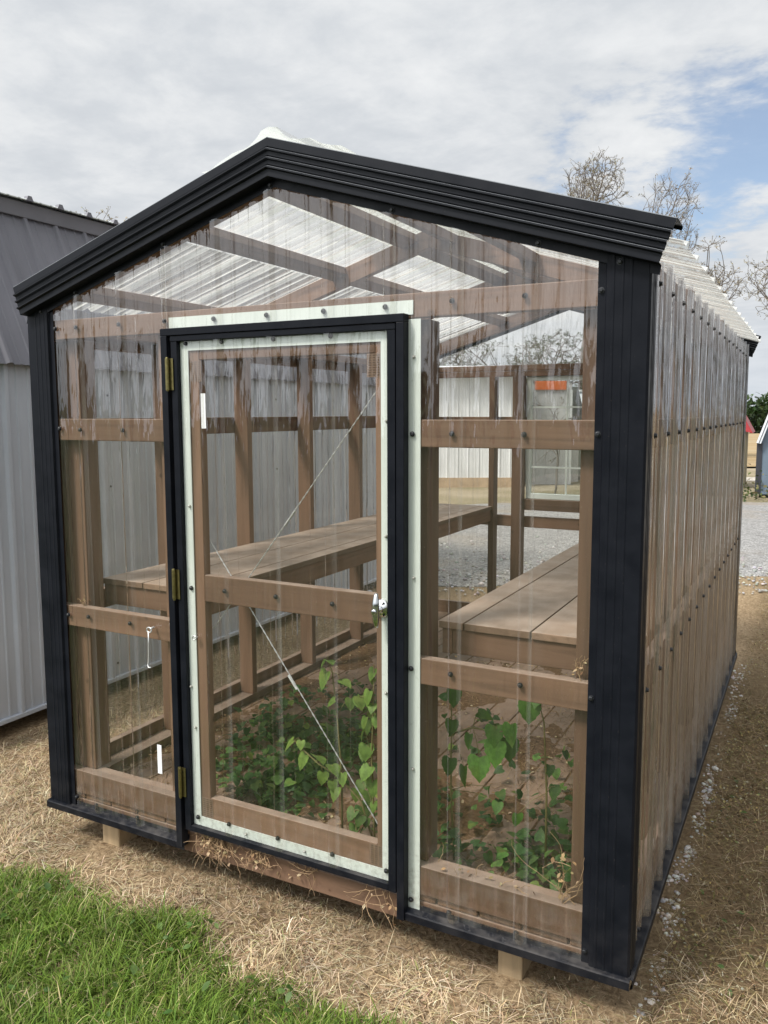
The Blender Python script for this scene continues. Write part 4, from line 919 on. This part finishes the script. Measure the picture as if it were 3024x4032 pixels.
# saplings
def sapling(name, label, stems, leaves, base_col, grp=None):
    """stems: list of point lists; leaves: (x, y, z, size, heading, pitch, tone)"""
    o0 = Vector(stems[0][0]); root = empty(name, o0, label, 'sapling', grp)
    mb = MB()
    for st in stems: mb.tube(st, 0.0042, 6, 0.0018)
    for lf in leaves:
        p = Vector(lf[:3]); best = min((Vector(q) for st in stems for q in st), key=lambda q: (q - p).length)
        mid = (p + best) / 2 + Vector((0, 0, 0.012)); mb.tube([best, mid, p], 0.0014, 4, 0.001)
    mb.build('stem', STEM, root, smooth=True)
    for i, lf in enumerate(leaves):
        n = 1; o = leaflets('leaf', np.array([[lf[0] - o0.x, lf[1] - o0.y]]), np.array([lf[2] - o0.z]), np.array([lf[3] * rng.uniform(0.74, 0.98)]), np.clip(np.array([base_col]) * lf[6] * rng.uniform(0.85, 1.15), 0.01, 0.8), LEAF, heart=True, pitch=np.array([lf[5]]), parent=root, head=np.array([lf[4]]))
    return root
STEM = simple_mat('green_brown_stem', (0.17, 0.15, 0.06), 0.6, 0, 0.3, 0.2, 60)
BR = (0.165, 0.275, 0.055)
rl = lambda a, b: rng.uniform(a, b)
def L_(x, z, y=0.15, s=0.06, tone=1.0, hd=None, pt=None): return (x, y, z, s, hd if hd is not None else rl(-2.4, -0.7), pt if pt is not None else rl(-1.2, -0.55), tone)
sapling('sapling', 'tall leafy sapling with bright leaves just behind the right door stile', [[(1.512, 0.15, 0.083), (1.505, 0.15, 0.25), (1.498, 0.15, 0.45), (1.505, 0.15, 0.66), (1.515, 0.14, 0.79)]],
        [L_(1.51, 0.785, s=.055), L_(1.49, 0.70, s=.062), L_(1.45, 0.672, s=.066), L_(1.505, 0.655, s=.05), L_(1.425, 0.665, .17, .055), L_(1.475, 0.60, s=.062), L_(1.468, 0.555, s=.055), L_(1.52, 0.61, s=.055), L_(1.478, 0.50, s=.07), L_(1.455, 0.47, .17, .06, .8),
         L_(1.49, 0.42, s=.065), L_(1.46, 0.395, .17, .06), L_(1.505, 0.37, s=.068), L_(1.475, 0.32, .16, .055, .85), L_(1.51, 0.29, s=.05), L_(1.43, 0.33, .2, .06, .6), L_(1.44, 0.56, .22, .06, .65), L_(1.53, 0.53, .2, .06, .7), L_(1.45, 0.24, .2, .05, .6)], BR)
sapling('sapling', 'sapling with one stem leaning left and pale leaves behind the door cable', [[(1.50, 0.18, 0.083), (1.445, 0.165, 0.27), (1.36, 0.155, 0.35), (1.27, 0.15, 0.385), (1.205, 0.15, 0.425), (1.165, 0.15, 0.455)]],
        [L_(1.160, 0.455, s=.065, hd=-2.6, pt=-.7), L_(1.195, 0.46, s=.04, hd=-1.2), L_(1.213, 0.408, s=.068, hd=-2.2, pt=-1.0), L_(1.262, 0.415, s=.075, hd=-.5, pt=.05), L_(1.325, 0.39, .155, .065, .85, -.6, -.2), L_(1.292, 0.355, s=.055, tone=1.05), L_(1.375, 0.37, s=.055, tone=1.05, hd=-1.2), L_(1.325, 0.325, .16, .05, .9), L_(1.345, 0.305, .16, .075, .95, -1.9, -1.0), L_(1.425, 0.31, .17, .06, .6, -1.5, -1.2), L_(1.255, 0.33, .2, .05, .6)], (0.19, 0.30, 0.06))
sapling('sapling', 'thin sapling with four bright leaves high behind the door middle', [[(1.36, 0.17, 0.083), (1.36, 0.17, 0.35), (1.345, 0.165, 0.58), (1.33, 0.16, 0.74), (1.315, 0.155, 0.79)]],
        [L_(1.318, 0.79, s=.055, hd=-.6, pt=0.1), L_(1.305, 0.785, s=.05, hd=-2.5, pt=-.9), L_(1.312, 0.745, s=.085, hd=-2.2, pt=-1.05), L_(1.375, 0.722, s=.062, hd=-.3, pt=-.1), L_(1.345, 0.645, s=.05, tone=.85, hd=-2.8, pt=-.6), L_(1.395, 0.648, .18, .055, .8)], (0.17, 0.28, 0.055))
sapling('sapling', 'small leafy seedling at the foot of the right door stile', [[(1.44, 0.14, 0.083), (1.44, 0.14, 0.16), (1.43, 0.14, 0.245)]],
        [L_(1.425, 0.245, s=.055), L_(1.455, 0.225, s=.05, tone=.8), L_(1.425, 0.185, s=.055), L_(1.46, 0.175, s=.05, tone=.7), L_(1.43, 0.145, s=.052, tone=1.05), L_(1.47, 0.215, .16, .05, .6), L_(1.45, 0.13, .15, .04, .7)], (0.11, 0.20, 0.04))
DG = (0.100, 0.220, 0.040)
sapling('sapling', 'broad-leaved sapling with big heart-shaped leaves behind the right front panel', [[(1.775, 0.26, 0.083), (1.765, 0.25, 0.35), (1.77, 0.24, 0.62), (1.765, 0.24, 0.80)], [(1.768, 0.245, 0.56), (1.86, 0.215, 0.61), (1.955, 0.20, 0.615), (2.01, 0.20, 0.64)]],
        [L_(1.955, 0.585, .19, .105, 1.15, -1.7, -1.25), L_(2.005, 0.655, .19, .095, 1.1, -1.5, -1.2), L_(1.945, 0.635, .20, .075, .95, -1.3, -1.1), L_(1.895, 0.52, .19, .105, 1.1, -1.4, -1.25), L_(1.835, 0.47, .20, .095, .65, -1.6, -1.2), L_(1.985, 0.585, .23, .085, .75, -1.2, -1.2), L_(1.855, 0.59, .20, .07, .9, -1.8, -1.1),
         L_(1.79, 0.73, .22, .075, .8), L_(1.765, 0.79, .24, .05, .9), L_(1.78, 0.62, .22, .07, .7), L_(1.775, 0.48, .22, .07, .6), L_(1.87, 0.655, .24, .07, .6, .1, -.15), L_(1.96, 0.37, .2, .055, .9), L_(1.93, 0.42, .2, .04, .8)], DG)
sapling('sapling', 'slim sapling with two hanging leaves in the centre of the right front panel', [[(2.10, 0.30, 0.083), (2.105, 0.28, 0.4), (2.10, 0.25, 0.66), (2.085, 0.23, 0.74)]],
        [L_(2.06, 0.735, .22, .105, .9, -1.6, -1.4), L_(2.09, 0.77, .22, .06, .8), L_(2.03, 0.345, .2, .05, 1.3, -1.5, -1.3), L_(2.115, 0.5, .28, .05, .6), L_(2.13, 0.42, .3, .05, .6)], DG)

# dried vines
VINE = simple_mat('dried_vine', (0.33, 0.225, 0.13), 0.85, 0, 0.2, 0.3, 50)
def vine(label, c, nst, spread, length, ydepth, updown=-1, curls=0):
    o0 = Vector(c); mb = MB(); rs_ = random.Random(int(abs(c[0]) * 1000))
    for i in range(nst):
        p = Vector((c[0] + rs_.gauss(0, spread), c[1] - rs_.uniform(0.002, ydepth), c[2] + rs_.uniform(-0.01, 0.02))); pts = [p.copy()]; d = Vector((rs_.gauss(0, 0.5), -0.05, updown)); ln = length * rs_.uniform(0.4, 1.15)
        for k in range(9):
            d = (d + Vector((rs_.gauss(0, 0.45), rs_.gauss(0, 0.12), rs_.gauss(0, 0.25)))).normalized(); p = p + d * ln / 9
            p.y = min(p.y, c[1] - 0.001); p.z = max(p.z, -0.148); pts.append(p.copy())
        mb.tube(pts, 0.0013, 4, 0.0007)
    root = mb.build('dried_vine', VINE, None, origin=o0); tag(root, label, 'vine'); 
    n = nst * 2; P = np.stack([rng.normal(0, spread * 1.1, n), -rng.uniform(0.0, ydepth, n)], 1)
    leaflets('withered_leaf', P, rng.uniform(min(0, updown * length * .6), max(0, updown * length * .6), n), rng.uniform(0.008, 0.02, n), palette(n, [(0.40, 0.28, 0.15), (0.28, 0.18, 0.10), (0.5, 0.39, 0.24)]), STRAW, parent=root)['kind'] = 'stuff'
    return root
vine('thick tangle of dried vine hanging over the sill below the left door corner', (0.90, 0.020, 0.080), 46, 0.045, 0.15, 0.03)
vine('smaller brown tuft of dried vine hanging below the door bottom, left of centre', (1.10, 0.020, 0.075), 22, 0.028, 0.12, 0.03)
vine('sparse thin dried tendrils hanging on the sill under the door centre', (1.30, 0.020, 0.070), 7, 0.06, 0.13, 0.015)
vine('few long dried strands hanging beside the lower right door corner', (1.63, 0.020, 0.075), 8, 0.035, 0.19, 0.04)
vine('dried vine climbing the lower right inside corner behind the clear panel', (2.235, 0.050, 0.19), 9, 0.018, 0.24, 0.03, 1)
vine('dried vine scrap curled on the right end of the lower right rail', (2.265, 0.052, 0.90), 6, 0.014, 0.09, 0.03, 1)
vine('small dried tendril on the left end of the lower left rail', (0.21, 0.052, 0.90), 4, 0.012, 0.06, 0.03, 1)
vine('dried vine lying along the top of the lower right plate', (2.0, 0.050, 0.187), 8, 0.13, 0.07, 0.03, 0.3)

# ------------------------------------------------------------------ TREES
BARK = simple_mat('grey_bark', (0.19, 0.172, 0.158), 0.9, 0, 0.2, 0.25, 6)
BUD = tint_mat('bud_leaf', 0.7, 0.3)
def bare_tree(label, r, s, top_z, rad, seed, leafy=0.5, tone=(0.24, 0.20, 0.10), flat=0.8, grp='bare spring trees', n_att=900, step=None, rough=0.0):
    """crown grown towards points spread through an uneven volume"""
    g = np.random.default_rng(seed); x, y = rs(r, s); z0 = terrain(x, y); root = empty('bare_tree', (x, y, z0), label, 'tree', grp)
    H = top_z - z0; hz = min(H * 0.36, rad * flat); cz = H - hz; step = step or rad * 0.06
    lob = [(g.normal(0, .42, 3) * np.array([rad, rad, hz]), g.uniform(0.45, 0.7)) for _ in range(6)]
    ctr = sum((c * k ** 2 for c, k in lob), np.zeros(3)) / sum(k ** 2 for _, k in lob); lob = [(c - ctr * np.array([1, 1, 0.4]), k) for c, k in lob]
    A = []
    while len(A) < n_att:
        c, k = lob[g.integers(len(lob))]; d = g.normal(0, 1, 3); d /= np.linalg.norm(d); q = c + d * (g.uniform(0.1, 1) ** 0.4) * k * np.array([rad, rad, hz])
        if q[2] < hz: A.append(q + np.array([0, 0, cz]))
    A = np.array(A)
    N = [np.zeros(3)]; par = [-1]; lean = g.normal(0, 0.05, 2); h0 = max(H * 0.3, A[:, 2].min() * 0.75)
    while N[-1][2] < h0: par.append(len(N) - 1); N.append(N[-1] + np.array([lean[0] + g.normal(0, .08), lean[1] + g.normal(0, .08), 1.0]) * step * 1.5)
    alive = np.ones(len(A), bool); best = np.full(len(A), 1e9); own = np.zeros(len(A), int); start = 0
    for it in range(90):
        NA = np.array(N[start:]); D = np.linalg.norm(A[:, None] - NA[None], axis=2); j = D.argmin(1); dm = D[np.arange(len(A)), j]; up = dm < best; best[up] = dm[up]; own[up] = j[up] + start; start = len(N)
        alive &= best > step * 1.7
        if not alive.any(): break
        for o_ in np.unique(own[alive]):
            d = (A[alive & (own == o_)] - N[o_]); d = (d / np.linalg.norm(d, axis=1)[:, None]).sum(0) + g.normal(0, 0.16, 3) + np.array([0, 0, 0.12]); d /= np.linalg.norm(d) + 1e-9; pd = N[o_] - N[par[o_]] if par[o_] >= 0 else np.array([0, 0, 1.0]); d = d + 1.1 * pd / (np.linalg.norm(pd) + 1e-9); d /= np.linalg.norm(d) + 1e-9; par.append(int(o_)); N.append(N[o_] + d * step)
        if len(N) > 5200 or len(N) == start: break
    N = np.array(N); par = np.array(par); n0 = len(N)
    # fine twigs at the ends
    kids = np.bincount(par[1:], minlength=n0); tips = np.where(kids == 0)[0]; ex = []; ep = []
    for t_ in tips:
        b_ = N[t_] - N[par[t_]]; b_ /= np.linalg.norm(b_) + 1e-9
        for q in range(4): ex.append(N[t_] + (b_ * 1.2 + g.normal(0, 0.5, 3) + np.array([0, 0, 0.25])) * step * g.uniform(0.9, 2.2)); ep.append(t_)
    N = np.vstack([N, np.array(ex)]); par = np.concatenate([par, np.array(ep)]); rr = np.zeros(len(N)); tw = 0.0035 + 0.00008 * s
    kids = np.bincount(par[1:], minlength=len(N)); rr[kids == 0] = tw ** 2.3
    for i in range(len(N) - 1, 0, -1): rr[par[i]] += rr[i]
    rr = rr ** (1 / 2.3)
    idx = np.arange(1, len(N)); a_, b_ = N[par[idx]], N[idx]; ra = np.minimum(rr[par[idx]], rr[idx] * 1.5); rb = rr[idx]; d = b_ - a_; d /= np.linalg.norm(d, axis=1)[:, None] + 1e-9
    u = np.cross(d, np.array([0.31, 0.17, 0.93])); u /= np.linalg.norm(u, axis=1)[:, None] + 1e-9; v = np.cross(d, u); thick = rb > 0.035
    for nm, sel, ns in (('trunk', thick, 7), ('twigs', ~thick, 3)):
        m = sel.sum()
        if m == 0: continue
        V = np.zeros((m, 2 * ns, 3))
        for k in range(ns):
            an = 2 * math.pi * k / ns; o_ = u[sel] * math.cos(an) + v[sel] * math.sin(an); V[:, k] = a_[sel] + o_ * ra[sel][:, None]; V[:, ns + k] = b_[sel] + o_ * rb[sel][:, None]
        Q = np.concatenate([np.arange(m)[:, None] * 2 * ns + np.array([k, (k + 1) % ns, ns + (k + 1) % ns, ns + k]) for k in range(ns)])
        o = np_mesh(nm, V.reshape(-1, 3), Q, np.zeros((0, 3), int), BARK, None, root, smooth=True)
        if nm == 'twigs': o['kind'] = 'stuff'
    E = N[kids == 0]; n = int(len(E) * leafy * 5); P = E[g.integers(0, len(E), n)] + g.normal(0, step * 0.22, (n, 3))
    o = leaflets('crown', P[:, :2], P[:, 2], g.uniform(0.6, 1.3, n) * (0.035 + 0.0009 * s), palette(n, [tone, tuple(c * 0.6 for c in tone), tuple(min(1, c * 1.5) for c in tone)]), BUD, parent=root)
    return root
bare_tree('bare budding tree whose crown shows first, highest above the black roof edge', 10.2, 45, 15.0, 2.1, 3, .5, (0.34, 0.31, 0.22), 1.2, n_att=1900)
bare_tree('bare budding tree behind the right end of the black roof edge', 12.9, 45, 14.3, 3.1, 8, .6, (0.34, 0.30, 0.21), 1.0, n_att=2500)
bare_tree('bare budding tree dipping lowest behind the ribbed roof eave', 17.3, 46, 10.7, 2.0, 14, .6, (0.36, 0.30, 0.17), 1.1, n_att=1500)
bare_tree('budding tree with drooping limbs at the right picture edge', 21.6, 42, 9.2, 2.5, 21, 1.0, (0.32, 0.28, 0.17), 1.2, n_att=2200)
for i, (r, s_, tz, rd_, sd, lab) in enumerate(((-1.5, 40, 4.9, 2.4, 30, 'leafing tree farthest left behind the white barn roof'), (2.2, 41, 5.3, 2.6, 31, 'leafing tree behind the middle of the white barn roof'), (5.4, 42, 5.2, 2.4, 32, 'leafing tree over the white barn right end'), (8.4, 43, 6.0, 2.2, 33, 'leafing tree above the white shed seen through the rear window'))):
    bare_tree(lab, r, s_, tz, rd_, sd, 2.4, (0.13, 0.15, 0.09), 0.8, 'small trees behind the barns', 600)
bare_tree('small bare tree peeking over the grey shed roof', -10.6, 30, 9.15, 1.5, 44, .5, (0.3, 0.25, 0.12), 1.1, None, 300)
bare_tree('slim young bare tree with forked limbs in front of the pale shed', 4.15, 20.5, 2.3, 0.7, 51, .15, (0.1, 0.1, 0.05), 1.3, None, 60, 0.12)

# far wood
def clumps(name, centers, radii, per, size, cols, label):
    Ps = []; Cs = []
    for c, r_ in zip(centers, radii):
        d = rng.normal(0, 1, (per, 3)); d /= np.linalg.norm(d, axis=1)[:, None]; q = d * (rng.uniform(0.55, 1.0, per) ** 0.5)[:, None] * r_ * np.array([1, 1, 0.8]); Ps.append(np.array(c) + q)
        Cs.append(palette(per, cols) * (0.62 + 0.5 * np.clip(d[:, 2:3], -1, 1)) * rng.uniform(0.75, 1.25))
    P = np.concatenate(Ps); C = np.clip(np.concatenate(Cs), 0.006, 0.6); n = len(P)
    o = leaflets(name, P[:, :2], P[:, 2], rng.uniform(0.7, 1.3, n) * size, C, LEAF, cat='wood', label=label, pitch=rng.normal(0, 0.9, n)); return o
cen = []; rad = []
for i in range(330):
    r = rng.uniform(-120, 330); s = rng.uniform(350, 385); x, y = rs(r, s); base_ = terrain(x, y); h = 16.5 + 4.5 * mnoise.noise(Vector((r * 0.05, 0.3, 0))) + rng.uniform(-2, 2.5)
    for zz in (0.22, 0.5, 0.78): cen.append((x + rng.uniform(-3, 3), y + rng.uniform(-3, 3), base_ + h * zz)); rad.append(rng.uniform(3.2, 5.2))
for i in range(260):  # unseen trees behind the camera, added for a dark band in sheet reflections
    r = rng.uniform(-190, 190); s_ = -95 - rng.uniform(0, 30) - 0.0 * abs(r); x, y = rs(r, s_); h = 11 + 5 * mnoise.noise(Vector((r * 0.05, 7.3, 0))) + rng.uniform(-2, 3)
    for zz in (0.22, 0.5, 0.78): cen.append((x + rng.uniform(-2, 2), y + rng.uniform(-2, 2), -0.15 + h * zz)); rad.append(rng.uniform(2.6, 4.4))
clumps('treeline', cen, rad, 36, 1.9, [(0.035, 0.075, 0.020), (0.05, 0.095, 0.028), (0.075, 0.115, 0.035)], 'distant green wood along the far edge of the stubble field, with an added unseen tree row behind the camera')
# weeds by the far sheds
P = np.array([rs(r, s) for r, s in zip(rng.uniform(7.4, 8.9, 700), rng.uniform(18.2, 21.5, 700))]); n = len(P)
leaflets('tall_weeds', P, np.array([terrain(x, y) for x, y in P]) + rng.gamma(2, 0.11, n), rng.uniform(0.05, 0.12, n), palette(n, [(0.05, 0.075, 0.025), (0.10, 0.12, 0.04), (0.2, 0.17, 0.08)]), LEAF, cat='weeds', label='patch of dark scrubby weeds between the two far sheds')

# ------------------------------------------------------------------ LIGHT
sun_dir = Vector((-0.36, -0.64, 0.95)).normalized()
el = math.asin(sun_dir.z); az = math.atan2(sun_dir.x, sun_dir.y)
sl = bpy.data.lights.new('sun', 'SUN'); sl.energy = 4.3; sl.angle = R(12); sl.color = (1.0, 0.95, 0.88)
so = bpy.data.objects.new('sun', sl); col.objects.link(so); so.rotation_euler = sun_dir.to_track_quat('Z', 'Y').to_euler(); so.location = (-6, -6, 12)

w = bpy.data.worlds.new('World'); scene.world = w; w.use_nodes = True; w.node_tree.nodes.clear(); t = NT(w.node_tree)
out = t.new('ShaderNodeOutputWorld')
sky = t.new('ShaderNodeTexSky', sky_type='NISHITA'); sky.sun_disc = False; sky.sun_elevation = el; sky.sun_rotation = az; sky.air_density = 1.0; sky.dust_density = 0.6; sky.ozone_density = 1.2
bg1 = t.new('ShaderNodeBackground'); t.link(sky.outputs[0], bg1.inputs[0]); bg1.inputs[1].default_value = 0.15
d = t.new('ShaderNodeTexCoord').outputs['Generated']
sep = t.new('ShaderNodeSeparateXYZ'); t.link(d, sep.inputs[0])
den = t.math('ADD', t.math('MAXIMUM', sep.outputs[2], 0.0), 0.16)
cmb = t.new('ShaderNodeCombineXYZ'); t.link(t.math('DIVIDE', sep.outputs[0], den), cmb.inputs[0]); t.link(t.math('DIVIDE', sep.outputs[1], den), cmb.inputs[1]); t.link(sep.outputs[2], cmb.inputs[2])
uv = cmb.outputs[0]
big = t.noise(uv, 0.9, 7, 0.55, 0.4); mid = t.noise(t.mapping(uv, (1, 1.1, 1)), 3.6, 6, 0.6, 0.3); fine = t.noise(uv, 9.0, 5, 0.6)
h = t.math('ADD', t.math('MULTIPLY', big.outputs[0], 0.50), t.math('MULTIPLY_ADD', mid.outputs[0], 0.38, t.math('MULTIPLY', fine.outputs[0], 0.16)))
cloud = t.ramp(h, [(0.36, (0.57, 0.605, 0.65)), (0.48, (0.67, 0.70, 0.735)), (0.56, (0.78, 0.80, 0.82)), (0.68, (0.91, 0.92, 0.925))])
# a gap of blue in the cloud cover
bd = Vector((-0.055, 0.955, 0.282)).normalized()
dsc = t.mapping(d, (0.75, 1.0, 1.55))
dd = t.new('ShaderNodeVectorMath', operation='DISTANCE'); t.link(dsc, dd.inputs[0]); dd.inputs[1].default_value = (bd.x * 0.75, bd.y, bd.z * 1.55)
gap = t.math('ADD', dd.outputs['Value'], t.math('MULTIPLY', t.math('SUBTRACT', h, 0.52), 1.1))
mask = t.maprange(gap, 0.015, 0.15, 0.22, 1.0)
thin = t.math('MAXIMUM', mask, t.maprange(mid.outputs[0], 0.48, 0.72, 0.0, 0.7))
hz = t.maprange(sep.outputs[2], 0.0, 0.16, 0.85, 0.0)
cloud2 = t.mix(hz, cloud, (0.66, 0.71, 0.77))
sd_ = t.new('ShaderNodeVectorMath', operation='DOT_PRODUCT'); t.link(d, sd_.inputs[0]); sd_.inputs[1].default_value = sun_dir
glow = t.maprange(sd_.outputs['Value'], 0.35, 0.95, 1.02, 2.9)
bg2 = t.new('ShaderNodeBackground'); t.link(cloud2, bg2.inputs[0]); t.link(glow, bg2.inputs[1])
mx = t.new('ShaderNodeMixShader'); t.link(thin, mx.inputs[0]); t.link(bg1.outputs[0], mx.inputs[1]); t.link(bg2.outputs[0], mx.inputs[2]); t.link(mx.outputs[0], out.inputs[0])

# ------------------------------------------------------------------ render settings
scene.render.engine = 'CYCLES'
scene.view_settings.view_transform = 'Standard'; scene.view_settings.look = 'None'; scene.view_settings.exposure = 0; scene.view_settings.gamma = 1
c = scene.cycles; c.max_bounces = 14; c.transparent_max_bounces = 40; c.diffuse_bounces = 4; c.glossy_bounces = 4; c.transmission_bounces = 8
c.use_denoising = True; c.sample_clamp_indirect = 6.0
try: c.denoiser = 'OPENIMAGEDENOISE'; c.denoising_input_passes = 'RGB_ALBEDO_NORMAL'
except Exception: pass
